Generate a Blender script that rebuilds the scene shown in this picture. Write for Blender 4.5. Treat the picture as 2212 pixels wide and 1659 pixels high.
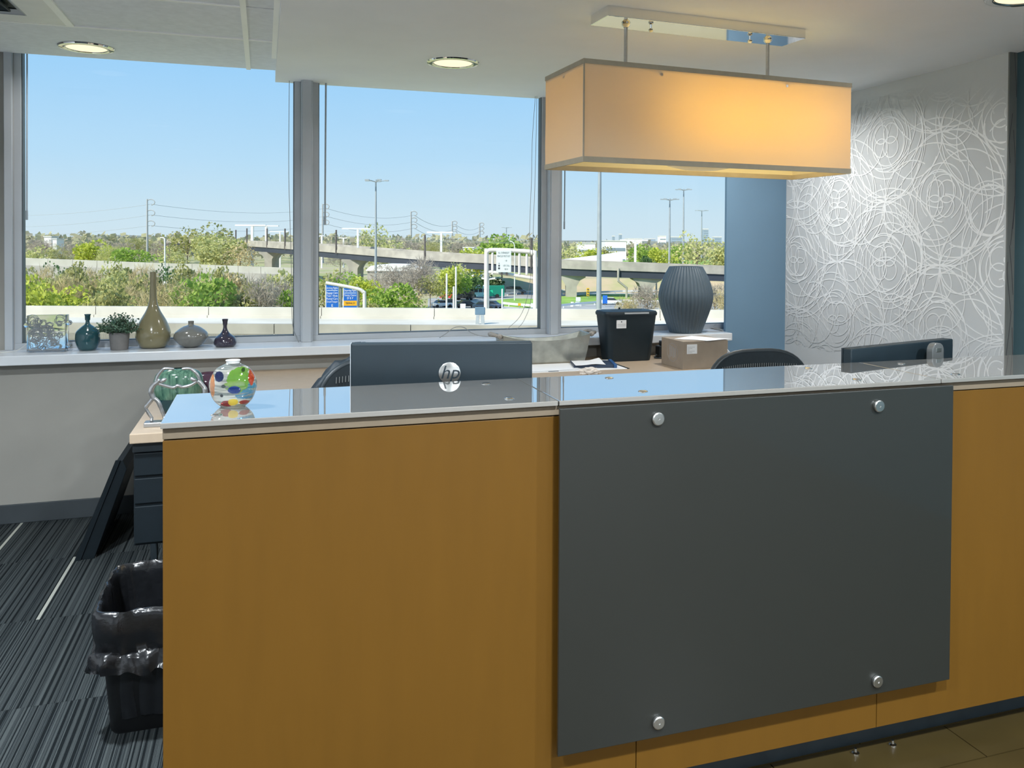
import bpy, bmesh, math, random
from mathutils import Vector, Matrix, noise
random.seed(7)
SC = bpy.context.scene
for o in list(bpy.data.objects): bpy.data.objects.remove(o)
COL = SC.collection
pi = math.pi; R = math.radians

# ------------------------------------------------------------------ camera
F, CX, CY, W, H = 1831.43, 1182.79, 553.225, 2212, 1659
YAW, PIT, ROL = R(18.5264), R(-0.90679), R(0.34248)
CAM = Vector((0, 0, 1.46))
fw = Vector((math.sin(YAW)*math.cos(PIT), math.cos(YAW)*math.cos(PIT), math.sin(PIT)))
rt = Vector((math.cos(YAW), -math.sin(YAW), 0)); up = rt.cross(fw)
c, s = math.cos(ROL), math.sin(ROL)
rt, up = c*rt + s*up, -s*rt + c*up
cd = bpy.data.cameras.new('camera'); cam = bpy.data.objects.new('camera', cd); COL.objects.link(cam)
cd.sensor_width = 36; cd.sensor_fit = 'HORIZONTAL'; cd.lens = F/W*36
cd.shift_x = (W/2-CX)/W; cd.shift_y = (CY-H/2)/W; cd.clip_start = .05; cd.clip_end = 20000
cam.matrix_world = Matrix(((rt.x, up.x, -fw.x, CAM.x), (rt.y, up.y, -fw.y, CAM.y), (rt.z, up.z, -fw.z, CAM.z), (0, 0, 0, 1)))
SC.camera = cam
HR = Vector((math.cos(YAW), -math.sin(YAW), 0)); HF = Vector((math.sin(YAW), math.cos(YAW), 0))   # level axes across / along the view outdoors

# ------------------------------------------------------------------ sky, sun, exposure
SC.view_settings.view_transform = 'Standard'; SC.view_settings.look = 'None'
SC.view_settings.gamma = 1; SC.view_settings.exposure = 0; SC.view_settings.use_curve_mapping = False
w = bpy.data.worlds.new('sky'); SC.world = w; w.use_nodes = True
nt = w.node_tree; nt.nodes.clear()
tc = nt.nodes.new('ShaderNodeTexCoord'); sx = nt.nodes.new('ShaderNodeSeparateXYZ'); rp = nt.nodes.new('ShaderNodeValToRGB')
bg = nt.nodes.new('ShaderNodeBackground'); wo = nt.nodes.new('ShaderNodeOutputWorld')
nt.links.new(tc.outputs['Generated'], sx.inputs[0]); nt.links.new(sx.outputs['Z'], rp.inputs[0])
nt.links.new(rp.outputs[0], bg.inputs[0]); nt.links.new(bg.outputs[0], wo.inputs[0]); bg.inputs[1].default_value = 1.04
el = rp.color_ramp.elements
el[0].position = 0; el[0].color = (.67, .80, .89, 1); el[1].position = 1; el[1].color = (.16, .40, .80, 1)
for p_, c_ in ((.035, (.62, .79, .91)), (.09, (.50, .74, .95)), (.2, (.34, .64, .97)), (.45, (.22, .50, .90))):
    e = rp.color_ramp.elements.new(p_); e.color = (*c_, 1)
sd = bpy.data.lights.new('sun', 'SUN'); sd.energy = 6.2; sd.angle = R(.53); sd.color = (1, .93, .80)
sun = bpy.data.objects.new('sun', sd); COL.objects.link(sun)
sun.rotation_euler = (HR*.52 + HF*.55 + Vector((0, 0, -.66))).to_track_quat('-Z', 'Y').to_euler()
DOWNLIGHT_W, LOBBY_FILL_W, BULB_W = 15, 72, 1.1

# ------------------------------------------------------------------ helpers
def ray(px, py): return rt*((px-CX)/F) - up*((py-CY)/F) + fw
def onZ(px, py, z): d = ray(px, py); return CAM + d*((z-CAM.z)/d.z)
def onY(px, py, y): d = ray(px, py); return CAM + d*(y/d.y)
def at(px, py, d): return CAM + ray(px, py)*d

MATS = {}
def nodes_of(m):
    m.use_nodes = True; n = m.node_tree.nodes; return n, m.node_tree.links, n['Principled BSDF']
def mat(name, col, rough=.5, metal=0., var=.0, scale=8., bump=0., stretch=(1, 1, 1), spec=.5, alpha=1., trans=0., ior=1.45, emit=None, estr=0., coat=0.):
    if name in MATS: return MATS[name]
    m = bpy.data.materials.new(name); n, l, b = nodes_of(m)
    b.inputs['Base Color'].default_value = (*col, 1); b.inputs['Roughness'].default_value = rough; b.inputs['Metallic'].default_value = metal
    b.inputs['Specular IOR Level'].default_value = spec; b.inputs['Transmission Weight'].default_value = trans; b.inputs['IOR'].default_value = ior
    b.inputs['Coat Weight'].default_value = coat; b.inputs['Coat Roughness'].default_value = .05
    if emit: b.inputs['Emission Color'].default_value = (*emit, 1); b.inputs['Emission Strength'].default_value = estr
    if var or bump:
        t = n.new('ShaderNodeTexCoord'); mp = n.new('ShaderNodeMapping'); mp.inputs['Scale'].default_value = stretch
        nz = n.new('ShaderNodeTexNoise'); nz.inputs['Scale'].default_value = scale; nz.inputs['Detail'].default_value = 5
        l.new(t.outputs['Object'], mp.inputs[0]); l.new(mp.outputs[0], nz.inputs[0])
        if var:
            r = n.new('ShaderNodeValToRGB'); e = r.color_ramp.elements
            e[0].position = .3; e[1].position = .7
            e[0].color = (*[v*(1-var) for v in col], 1); e[1].color = (*[min(1, v*(1+var)) for v in col], 1)
            l.new(nz.outputs['Fac'], r.inputs[0]); l.new(r.outputs[0], b.inputs['Base Color'])
        if bump:
            bp = n.new('ShaderNodeBump'); bp.inputs['Strength'].default_value = bump; bp.inputs['Distance'].default_value = .01
            l.new(nz.outputs['Fac'], bp.inputs['Height']); l.new(bp.outputs[0], b.inputs['Normal'])
    MATS[name] = m; return m

class B:
    """collects vertices and faces"""
    def __init__(s): s.v = []; s.f = []
    def add(s, vs, fs):
        k = len(s.v); s.v += [tuple(v) for v in vs]; s.f += [tuple(i+k for i in f) for f in fs]; return s
    def box(s, x0, x1, y0, y1, z0, z1):
        return s.add([(x0,y0,z0),(x1,y0,z0),(x1,y1,z0),(x0,y1,z0),(x0,y0,z1),(x1,y0,z1),(x1,y1,z1),(x0,y1,z1)],
                     [(0,3,2,1),(4,5,6,7),(0,1,5,4),(1,2,6,5),(2,3,7,6),(3,0,4,7)])
    def hexa(s, p): return s.add(p, [(0,3,2,1),(4,5,6,7),(0,1,5,4),(1,2,6,5),(2,3,7,6),(3,0,4,7)])
    def tube(s, pts, r, n=8, closed=False, cap=True):
        pts = [Vector(p) for p in pts]; N = len(pts); rs = r if isinstance(r, (list, tuple)) else [r]*N
        vs = []; prev = None
        for i, p in enumerate(pts):
            a = pts[i-1] if (i > 0 or closed) else p; b = pts[(i+1) % N] if (i < N-1 or closed) else p
            t = (b-a); t = t.normalized() if t.length > 1e-9 else Vector((0, 0, 1))
            if prev is None:
                u = t.orthogonal().normalized()
            else:
                u = prev - t*prev.dot(t); u = u.normalized() if u.length > 1e-6 else t.orthogonal().normalized()
            prev = u; q = t.cross(u)
            for k in range(n): a_ = 2*pi*k/n; vs.append(p + (u*math.cos(a_) + q*math.sin(a_))*rs[i])
        fs = []
        for i in range(N if closed else N-1):
            j = (i+1) % N
            for k in range(n): fs.append((i*n+k, i*n+(k+1) % n, j*n+(k+1) % n, j*n+k))
        if cap and not closed: fs += [tuple(range(n))[::-1], tuple((N-1)*n+k for k in range(n))]
        return s.add(vs, fs)
    def lathe(s, prof, n=40, c=(0, 0, 0), sy=1., cap=(True, True), rib=None):
        vs = []; N = len(prof)
        for r, z in prof:
            for k in range(n):
                a = 2*pi*k/n; q = r*(1 + (rib(a) if rib else 0)); vs.append((c[0]+q*math.cos(a), c[1]+q*math.sin(a)*sy, c[2]+z))
        fs = [(i*n+k, i*n+(k+1) % n, (i+1)*n+(k+1) % n, (i+1)*n+k) for i in range(N-1) for k in range(n)]
        if cap[0]: fs.append(tuple(range(n))[::-1])
        if cap[1]: fs.append(tuple((N-1)*n+k for k in range(n)))
        return s.add(vs, fs)
    def prism(s, outline, axis, a, b):
        """outline 2D polygon extruded along axis 'x','y' or 'z' from a to b"""
        g = {'x': lambda u, v, t: (t, u, v), 'y': lambda u, v, t: (u, t, v), 'z': lambda u, v, t: (u, v, t)}[axis]
        n = len(outline); vs = [g(u, v, a) for u, v in outline] + [g(u, v, b) for u, v in outline]
        return s.add(vs, [tuple(range(n))[::-1], tuple(range(n, 2*n))] + [(i, (i+1) % n, n+(i+1) % n, n+i) for i in range(n)])
    def mesh(s, name, bev=0, smooth=None):
        me = bpy.data.meshes.new(name); bm = bmesh.new()
        vs = [bm.verts.new(v) for v in s.v]
        for f in s.f:
            try: bm.faces.new([vs[i] for i in f])
            except ValueError: pass
        bmesh.ops.recalc_face_normals(bm, faces=bm.faces)
        if bev:
            ed = [e for e in bm.edges if len(e.link_faces) == 2 and e.calc_face_angle(0) > .6]
            bmesh.ops.bevel(bm, geom=ed, offset=bev, segments=2, affect='EDGES', profile=.5)
        bm.to_mesh(me); bm.free()
        if smooth:
            for p in me.polygons: p.use_smooth = True
            me.set_sharp_from_angle(angle=R(smooth))
        return me

def basis(p):
    m = Matrix.Identity(4)
    while p is not None: m = p.matrix_basis @ m; p = p.parent
    return m
def obj(name, b, m=None, parent=None, bev=0, smooth=None, world=False, loc=None, rot=None):
    me = b.mesh(name, bev, smooth) if isinstance(b, B) else b
    if world and parent is not None: me.transform(basis(parent).inverted())
    o = bpy.data.objects.new(name, me); COL.objects.link(o)
    if m is not None and not me.materials: me.materials.append(m)
    if loc is not None: o.location = loc
    if rot is not None: o.rotation_euler = rot
    if parent is not None: o.parent = parent
    return o
def tag(o, label=None, cat=None, group=None, kind=None):
    for k, v in (('label', label), ('category', cat), ('group', group), ('kind', kind)):
        if v: o[k] = v
    return o
def thing(name, label, cat, loc=(0, 0, 0), rz=0., group=None):
    o = bpy.data.objects.new(name, None); COL.objects.link(o); o.empty_display_size = .05
    o.location = loc; o.rotation_euler = (0, 0, rz); return tag(o, label, cat, group)
def struct(name, b, m, parent=None, **k):
    o = obj(name, b, m, parent, **k); o['kind'] = 'structure'; return o
def text_mesh(txt, size, shear=0, align='CENTER', ext=0.0):
    cu = bpy.data.curves.new('lettering', 'FONT'); cu.body = txt; cu.size = size; cu.align_x = align; cu.align_y = 'CENTER'; cu.shear = shear; cu.extrude = ext; cu.resolution_u = 3
    t = bpy.data.objects.new('lettering', cu); COL.objects.link(t); bpy.context.view_layer.update()
    me = bpy.data.meshes.new_from_object(t.evaluated_get(bpy.context.evaluated_depsgraph_get()))
    bpy.data.objects.remove(t); bpy.data.curves.remove(cu); me.name = 'lettering'; return me
def copy_tree(o, parent=None):
    q = o.copy(); COL.objects.link(q); q.parent = parent
    for ch in [x for x in CH.get(o.name, [])]: copy_tree(ch, q)
    return q
CH = {}
def remember(o):
    CH.clear()
    for x in COL.objects:
        if x.parent: CH.setdefault(x.parent.name, []).append(x)
def catmull(pts, n=8):
    pts = [Vector(p) for p in pts]; P = [pts[0]*2-pts[1]] + pts + [pts[-1]*2-pts[-2]]; out = []
    for i in range(1, len(P)-2):
        a, b, c_, d = P[i-1], P[i], P[i+1], P[i+2]
        for k in range(n):
            t = k/n; out.append(.5*((2*b) + (c_-a)*t + (2*a-5*b+4*c_-d)*t*t + (3*b-a-3*c_+d)*t**3))
    out.append(pts[-1]); return out

# ------------------------------------------------------------------ materials
def M_wood(name, col, sc=1.):
    m = bpy.data.materials.new(name); n, l, b = nodes_of(m)
    t = n.new('ShaderNodeTexCoord'); mp = n.new('ShaderNodeMapping'); mp.inputs['Scale'].default_value = (7*sc, 7*sc, .9*sc)
    nz = n.new('ShaderNodeTexNoise'); nz.inputs['Scale'].default_value = 3; nz.inputs['Detail'].default_value = 6; nz.inputs['Roughness'].default_value = .6
    r = n.new('ShaderNodeValToRGB'); e = r.color_ramp.elements; e[0].position = .25; e[1].position = .75
    e[0].color = (*[v*.94 for v in col], 1); e[1].color = (*[min(1, v*1.05) for v in col], 1)
    l.new(t.outputs['Object'], mp.inputs[0]); l.new(mp.outputs[0], nz.inputs[0]); l.new(nz.outputs['Fac'], r.inputs[0]); l.new(r.outputs[0], b.inputs['Base Color'])
    b.inputs['Roughness'].default_value = .45; b.inputs['Specular IOR Level'].default_value = .25; return m
wood = M_wood('honey_maple_veneer', (.122, .057, .007)); maple = M_wood('pale_maple_laminate', (.42, .33, .24))
wood_edge = M_wood('maple_edge', (.19, .15, .105))
white_paint = mat('white_ceiling_paint', (.90, .92, .95), .9, var=.03, scale=2)
tile_white = mat('ceiling_panel_grey', (.80, .83, .88), .95, var=.04, scale=30)
bar_white = mat('white_enamel', (.93, .94, .95), .35, var=.02)
wall_paint = mat('warm_grey_wall_paint', (.33, .32, .29), .85, var=.05, scale=3)
alu = mat('grey_anodised_aluminium', (.46, .49, .52), .45, metal=.25, var=.04, scale=4)
alu_dark = mat('dark_gasket', (.12, .14, .15), .6, var=.05)
sill_m = mat('glossy_white_sill_laminate', (.66, .69, .72), .18, var=.02)
blue_wall = mat('slate_blue_paint', (.17, .29, .41), .55, var=.04, scale=2)
teal_wall = mat('dark_teal_paint', (.06, .12, .145), .5, var=.06, scale=3)
paper_wall = mat('silver_grey_wallcovering', (.60, .625, .64), .6, var=.03, scale=3)
black = mat('black_plastic', (.018, .026, .032), .42, var=.15, scale=20)
black_soft = mat('black_fabric', (.016, .022, .028), .85, var=.2, scale=60)
black_metal = mat('black_powder_coat', (.006, .011, .015), .55, var=.1, scale=15, spec=.3)
dark_slate = mat('dark_slate_plastic', (.011, .022, .030), .5, var=.06, scale=15)
steel = mat('brushed_steel', (.55, .55, .53), .32, metal=1, var=.08, scale=40)
chrome = mat('polished_chrome', (.80, .80, .80), .06, metal=1, var=.02)
paper = mat('white_paper', (.80, .81, .82), .8, var=.03)
ink = mat('dark_ink', (.05, .05, .06), .7, var=.1)
base_dark = mat('charcoal_rubber_base', (.045, .055, .062), .6, var=.1)
def M_glass(name, col=(1, 1, 1), rough=0., ior=1.45): return mat(name, col, rough, trans=1., ior=ior, var=.015, scale=3)
clear = M_glass('clear_glass', (.96, .98, .98))
def M_pane():
    m = bpy.data.materials.new('window_glass'); m.use_nodes = True; n = m.node_tree.nodes; l = m.node_tree.links; n.clear()
    o = n.new('ShaderNodeOutputMaterial'); mx = n.new('ShaderNodeMixShader'); t = n.new('ShaderNodeBsdfTransparent'); g = n.new('ShaderNodeBsdfGlossy')
    nz = n.new('ShaderNodeTexNoise'); nz.inputs['Scale'].default_value = 3; r = n.new('ShaderNodeValToRGB')
    r.color_ramp.elements[0].color = (.95, .975, .97, 1); r.color_ramp.elements[1].color = (.98, .99, .99, 1)
    l.new(nz.outputs['Fac'], r.inputs[0]); l.new(r.outputs[0], t.inputs[0]); g.inputs['Roughness'].default_value = .02
    mx.inputs[0].default_value = .012
    l.new(t.outputs[0], mx.inputs[1]); l.new(g.outputs[0], mx.inputs[2]); l.new(mx.outputs[0], o.inputs[0]); return m
pane_m = M_pane()
def M_countglass(name, col, fac, rough):
    m = bpy.data.materials.new(name); n, l, b = nodes_of(m)
    nz = n.new('ShaderNodeTexNoise'); nz.inputs['Scale'].default_value = 3; r = n.new('ShaderNodeValToRGB')
    r.color_ramp.elements[0].color = (*[v*.95 for v in col], 1); r.color_ramp.elements[1].color = (*col, 1)
    l.new(nz.outputs['Fac'], r.inputs[0]); l.new(r.outputs[0], b.inputs['Base Color']); b.inputs['Roughness'].default_value = .5
    g = n.new('ShaderNodeBsdfGlossy'); g.inputs['Roughness'].default_value = rough; g.inputs[0].default_value = (.95, .97, 1, 1)
    mx = n.new('ShaderNodeMixShader')
    if fac > 1: fr = n.new('ShaderNodeFresnel'); fr.inputs[0].default_value = fac; l.new(fr.outputs[0], mx.inputs[0])
    else:
        lw = n.new('ShaderNodeLayerWeight'); mr = n.new('ShaderNodeMapRange'); mr.inputs[1].default_value = .25; mr.inputs[2].default_value = .75; mr.inputs[3].default_value = .06; mr.inputs[4].default_value = fac
        l.new(lw.outputs['Facing'], mr.inputs[0]); l.new(mr.outputs[0], mx.inputs[0])
    l.new(b.outputs[0], mx.inputs[1]); l.new(g.outputs[0], mx.inputs[2]); l.new(mx.outputs[0], n['Material Output'].inputs[0]); return m
top_glass = M_countglass('back_painted_taupe_glass', (.23, .215, .19), .76, .004)
front_glass = M_countglass('back_painted_charcoal_glass', (.014, .0155, .013), 1.30, .06)

def M_carpet(name, pale):
    m = bpy.data.materials.new(name); n, l, b = nodes_of(m)
    t = n.new('ShaderNodeTexCoord'); oi = n.new('ShaderNodeObjectInfo'); sp = n.new('ShaderNodeSeparateXYZ'); l.new(t.outputs['Object'], sp.inputs[0])
    mu = n.new('ShaderNodeMath'); mu.operation = 'MULTIPLY'; mu.inputs[1].default_value = 37; l.new(oi.outputs['Random'], mu.inputs[0])
    ad = n.new('ShaderNodeMath'); ad.operation = 'ADD'; l.new(sp.outputs[0], ad.inputs[0]); l.new(mu.outputs[0], ad.inputs[1])
    nz = n.new('ShaderNodeTexNoise'); nz.noise_dimensions = '1D'; nz.inputs['Scale'].default_value = 95; nz.inputs['Detail'].default_value = 1.5; l.new(ad.outputs[0], nz.inputs['W'])
    r = n.new('ShaderNodeValToRGB'); r.color_ramp.interpolation = 'CONSTANT'; e = r.color_ramp.elements
    e[0].position = 0; e[0].color = (.007, .0095, .011, 1); e[1].position = .43; e[1].color = (.025, .031, .034, 1)
    for p_, c_ in ((.5, (.06, .07, .072)), (.57, (.013, .017, .02)), (.64, (.046, .054, .056))):
        q = e.new(p_); q.color = (*c_, 1)
    l.new(nz.outputs['Fac'], r.inputs[0]); src = r.outputs[0]
    if pale:
        cm = n.new('ShaderNodeMath'); cm.operation = 'LESS_THAN'; cm.inputs[1].default_value = .013; l.new(sp.outputs[0], cm.inputs[0])
        mx = n.new('ShaderNodeMix'); mx.data_type = 'RGBA'; l.new(cm.outputs[0], mx.inputs[0]); l.new(src, mx.inputs[6]); mx.inputs[7].default_value = (.36, .37, .33, 1); src = mx.outputs[2]
    f2 = n.new('ShaderNodeTexNoise'); f2.inputs['Scale'].default_value = 350; l.new(t.outputs['Object'], f2.inputs[0])
    bp = n.new('ShaderNodeBump'); bp.inputs['Strength'].default_value = .5; bp.inputs['Distance'].default_value = .004; l.new(f2.outputs['Fac'], bp.inputs['Height']); l.new(bp.outputs[0], b.inputs['Normal'])
    l.new(src, b.inputs['Base Color']); b.inputs['Roughness'].default_value = .95; b.inputs['Specular IOR Level'].default_value = .1; return m
carpet = M_carpet('striped_charcoal_carpet', False); carpet_pale = M_carpet('striped_carpet_with_pale_line', True)
tile_m = mat('brown_porcelain_tile', (.042, .029, .009), .35, var=.18, scale=4, bump=.05)
grout = mat('dark_grout', (.03, .02, .012), .9, var=.1)

# ------------------------------------------------------------------ the room
XL, XR, YB = -2.6, 4.3, -3.2
SK = 2.395; CK = 2.445
fl = struct('floor', B().box(XL, XR, YB, 2.19, -.12, -.004), grout)
for r_ in range(12):                                    # running-bond plank tiles in the lobby
    y1 = 2.19-.003-r_*.164 if r_ == 0 else 2.036-(r_-1)*.164
    y0 = 2.036 if r_ == 0 else y1-.164
    off = 1.656 if r_ % 2 == 0 else 1.35
    for k in range(-6, 5):
        x0 = off+k*.61; x1 = x0+.61
        if x1 < XL+.1 or x0 > XR-.1: continue
        obj('tile', B().box(max(x0, XL)+.002, min(x1, XR)-.002, y0+.002, y1-.002, -.006, 0), tile_m, fl)
obj('far_tiles', B().box(XL, XR, YB, 2.036-11*.164-.004, -.006, 0), tile_m, fl)
fc = struct('floor_carpet', B().box(XL, XR, 2.19, 5.3, -.12, -.008), mat('carpet_backing', (.02, .02, .02), .9, var=.1))
cpb = B().box(.0006, .357, .0006, .6844, -.008, 0).mesh('carpet_tile'); cpb.materials.append(carpet)
cpp = B().box(.0006, .357, .0006, .6844, -.008, 0).mesh('carpet_tile'); cpp.materials.append(carpet_pale)
for r_ in range(-2, 3):
    y0 = 3.003+r_*.685
    if r_ == -2: continue
    for k in range(-5, 12):
        x0 = -.829+k*.3572
        pale = (r_, k) in ((1, 0), (2, -1), (0, 1), (1, 3), (0, 4), (-1, -2), (2, 4))
        obj('carpet_tile', cpp if pale else cpb, None, fc, loc=(x0, y0, 0))

# window wall: sill wall, pier, posts, column, head
ww = struct('wall_window', B().box(XL-.2, 2.95, 4.99, 5.35, 0, .823).box(2.95, 3.42, 5.06, 5.35, 0, .872).box(XL-.2, -1.26, 5.19, 5.4, .823, 2.75).box(XL-.2, 3.6, 5.2, 5.4, 2.62, 2.75), wall_paint)
struct('column_window_corner', B().box(2.955, 3.425, 5.03, 5.055, 0, 2.75), blue_wall)['label'] = 'slate blue painted corner column beside the window'
struct('baseboard_window', B().box(XL, 2.95, 4.978, 4.99, 0, .098), base_dark, bev=.003)
sl = struct('sill_window', B().box(XL, 2.93, 4.90, 5.2, .823, .872), sill_m, bev=.004)
struct('trim_1', B().box(.207, .272, 5.13, 5.3, .872, 2.7).box(.214, .265, 5.12, 5.13, .872, 2.7), alu, bev=.003)
struct('trim_2', B().box(1.732, 1.798, 5.13, 5.3, .872, 2.7).box(1.739, 1.791, 5.12, 5.13, .872, 2.7), alu, bev=.003)
struct('trim_3', B().box(-1.30, -1.262, 5.16, 5.3, .872, 2.7), alu, bev=.003)
for i, (a, b_) in enumerate(((-1.262, .207), (.272, 1.732), (1.798, 3.42))):
    wn = struct('window_%d' % (i+1), B().box(a, b_, 5.19, 5.26, .872, .904).box(a, b_, 5.19, 5.26, 2.58, 2.62).box(a, a+.036, 5.19, 5.26, .904, 2.58).box(b_-.036, b_, 5.19, 5.26, .904, 2.58), alu, bev=.002)
    obj('gasket', B().box(a+.036, a+.041, 5.2, 5.25, .904, 2.58).box(b_-.041, b_-.036, 5.2, 5.25, .904, 2.58).box(a+.036, b_-.036, 5.2, 5.25, .904, .908), alu_dark, wn)
    obj('glass_pane', B().box(a+.038, b_-.038, 5.222, 5.228, .905, 2.58), pane_m, wn)

# right wall with wallcovering, step back to a teal wall
wr = struct('wall_right', B().box(3.42, 3.6, 3.2, 5.45, 0, 2.75), paper_wall)
struct('wall_right_teal', B().box(3.468, 3.7, YB, 3.199, 0, 2.75), teal_wall)
obj('wall_edge', B().box(3.4205, 3.468, 3.192, 3.2, 0, 2.75), mat('grey_end_panel', (.16, .17, .16), .6, var=.06), wr)
struct('wall_left', B().box(XL-.2, XL, YB, 5.2, 0, 2.75), white_paint)
struct('wall_back', B().box(XL-.2, 3.7, YB-.2, YB, 0, 2.75), white_paint)

def ribbons(arcs, wdt, plane, clipf, lo):
    """flat printed lines: arcs are polylines in wall coordinates (y, z)"""
    b = B()
    for ia, pl in enumerate(arcs):
        seg = []
        for p in pl + [None]:
            if p is not None and clipf(p): seg.append(p); continue
            if len(seg) > 1:
                vs = []
                for i, q in enumerate(seg):
                    a = Vector(seg[max(0, i-1)]); d = Vector(seg[min(len(seg)-1, i+1)])-a
                    d.normalize(); nn = Vector((-d.y, d.x))*wdt/2
                    vs += [plane(q[0]+nn.x, q[1]+nn.y, ia), plane(q[0]-nn.x, q[1]-nn.y, ia)]
                b.add(vs, [(2*i, 2*i+1, 2*i+3, 2*i+2) for i in range(len(seg)-1)])
            seg = []
    return b
def circ(cy_, cz, r, a0=0, a1=2*pi, ph=0, el_=1.):
    n = max(10, int(abs(a1-a0)*r/.014)+4); out = []
    for i in range(n+1):
        a = a0+(a1-a0)*i/n; u, v = r*math.cos(a), r*math.sin(a)*el_
        out.append((cy_+u*math.cos(ph)-v*math.sin(ph), cz+u*math.sin(ph)+v*math.cos(ph)))
    return out
rng = random.Random(3); arcs = []
for i in range(-1, 5):
    for j in range(-3, 5):
        y, z = 3.62+.425*i, 1.352+.355*j
        if (i+j) % 2 == 0:                              # radiating knots of wide loops
            for k in range(4):
                for q in (1, -1):
                    a = k*pi/2 + rng.uniform(.03, .16)*q; r_ = rng.uniform(.15, .26) if (k+(q > 0)) % 2 else rng.uniform(.28, .44)
                    a2 = a + pi/2*q
                    arcs.append(circ(y+r_*math.cos(a2), z+r_*math.sin(a2), r_, *(lambda t: (t, t+rng.uniform(4.2, 6.2)))(rng.uniform(0, 6))))
            for k in range(3):
                a = rng.uniform(0, 6.28); r_ = rng.uniform(.10, .14)
                arcs.append(circ(y+r_*math.cos(a), z+r_*math.sin(a), r_))
        else:                                           # four-petal rosettes inside rings
            a0 = pi/4+rng.uniform(-.12, .12)
            for k in range(4):
                arcs.append(circ(y+.056*math.cos(a0+k*pi/2), z+.056*math.sin(a0+k*pi/2), .056*rng.uniform(.95, 1.08)))
            for k in range(4):
                st = rng.uniform(0, 6)
                arcs.append(circ(y+rng.uniform(-.03, .03), z+rng.uniform(-.03, .03), rng.uniform(.125, .19), st, st+rng.uniform(3.6, 6.2), rng.uniform(0, 3), rng.uniform(.86, 1)))
            for k in range(3):
                st = rng.uniform(0, 6)
                arcs.append(circ(y+rng.uniform(-.07, .07), z+rng.uniform(-.07, .07), rng.uniform(.24, .3), st, st+rng.uniform(2.5, 5)))
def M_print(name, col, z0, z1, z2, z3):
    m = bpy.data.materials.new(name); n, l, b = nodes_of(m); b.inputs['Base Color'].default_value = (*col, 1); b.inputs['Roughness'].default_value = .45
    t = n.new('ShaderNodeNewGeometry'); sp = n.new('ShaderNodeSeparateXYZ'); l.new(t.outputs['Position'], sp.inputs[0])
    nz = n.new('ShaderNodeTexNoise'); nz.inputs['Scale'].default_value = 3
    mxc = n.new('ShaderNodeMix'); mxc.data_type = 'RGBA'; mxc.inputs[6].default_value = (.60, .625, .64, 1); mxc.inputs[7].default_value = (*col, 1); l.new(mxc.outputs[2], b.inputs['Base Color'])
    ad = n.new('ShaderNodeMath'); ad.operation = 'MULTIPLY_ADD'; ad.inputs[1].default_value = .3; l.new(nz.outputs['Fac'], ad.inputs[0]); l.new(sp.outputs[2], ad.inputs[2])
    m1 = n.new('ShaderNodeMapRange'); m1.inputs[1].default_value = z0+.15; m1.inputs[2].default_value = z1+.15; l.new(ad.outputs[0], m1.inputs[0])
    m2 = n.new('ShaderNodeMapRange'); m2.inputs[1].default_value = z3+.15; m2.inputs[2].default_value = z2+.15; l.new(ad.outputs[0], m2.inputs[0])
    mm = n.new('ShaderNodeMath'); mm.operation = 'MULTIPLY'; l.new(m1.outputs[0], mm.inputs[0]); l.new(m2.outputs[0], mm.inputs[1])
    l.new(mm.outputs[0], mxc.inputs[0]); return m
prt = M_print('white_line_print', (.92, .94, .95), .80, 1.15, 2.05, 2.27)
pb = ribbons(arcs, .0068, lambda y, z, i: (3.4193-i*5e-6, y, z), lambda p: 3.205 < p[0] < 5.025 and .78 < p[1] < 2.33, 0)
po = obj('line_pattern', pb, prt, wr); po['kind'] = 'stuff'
pb = ribbons([[(3.42+.045*abs(math.sin(t*.1+k)), .9+k*.16+t*.03*(-1)**k) for t in range(9)] for k in range(9)], .003, lambda y, z, i: (y, 3.1914-i*1e-5, z), lambda p: True, 0)
obj('edge_line_pattern', pb, ink, wr)['kind'] = 'stuff'

# ceilings
cl = struct('ceiling', B().box(.065, 3.7, YB, 5.255, SK, 2.75), white_paint)
cg = struct('ceiling_grid', B().box(XL-.2, .065, YB, 5.166, 2.47, 2.75), tile_white)
xs = [XL, -1.45, -.84, -.082, .048]; ys = [YB, -1, -.39, .22, .83, 1.44, 2.05, 2.66, 3.2, 3.81, 4.42, 5.166]
for i in range(4):
    for j in range(len(ys)-1):
        if i == 1 and j == 9: continue
        if j == 10: continue
        obj('ceiling_panel', B().box(xs[i]+.008, xs[i+1]-.008, ys[j]+.008, ys[j+1]-(.008 if j < 10 else 0), CK+.002, 2.47), tile_white, cg)
for a, b_ in ((XL, -.094), (-.070, .065)): obj('ceiling_panel', B().box(a, b_, 4.424, 5.166, CK+.002, 2.47), tile_white, cg)
obj('grid_bar', B().box(XL, .048, 4.408, 4.424, CK-.004, 2.47), bar_white, cg)
obj('grid_bar', B().box(-.094, -.070, YB, 5.166, CK-.005, 2.47), bar_white, cg)
obj('grid_bar', B().box(.040, .0645, YB, 4.77, CK-.012, 2.47), bar_white, cg)
obj('grid_bar', B().box(-.858, -.826, YB, 4.408, CK-.004, 2.47), bar_white, cg)
obj('grid_bar', B().box(-1.465, -1.44, YB, 4.408, CK-.004, 2.47), bar_white, cg)
for y in ys[1:10]: obj('grid_bar', B().box(XL, -.094, y-.008, y+.008, CK-.003, 2.47), bar_white, cg)
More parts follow.
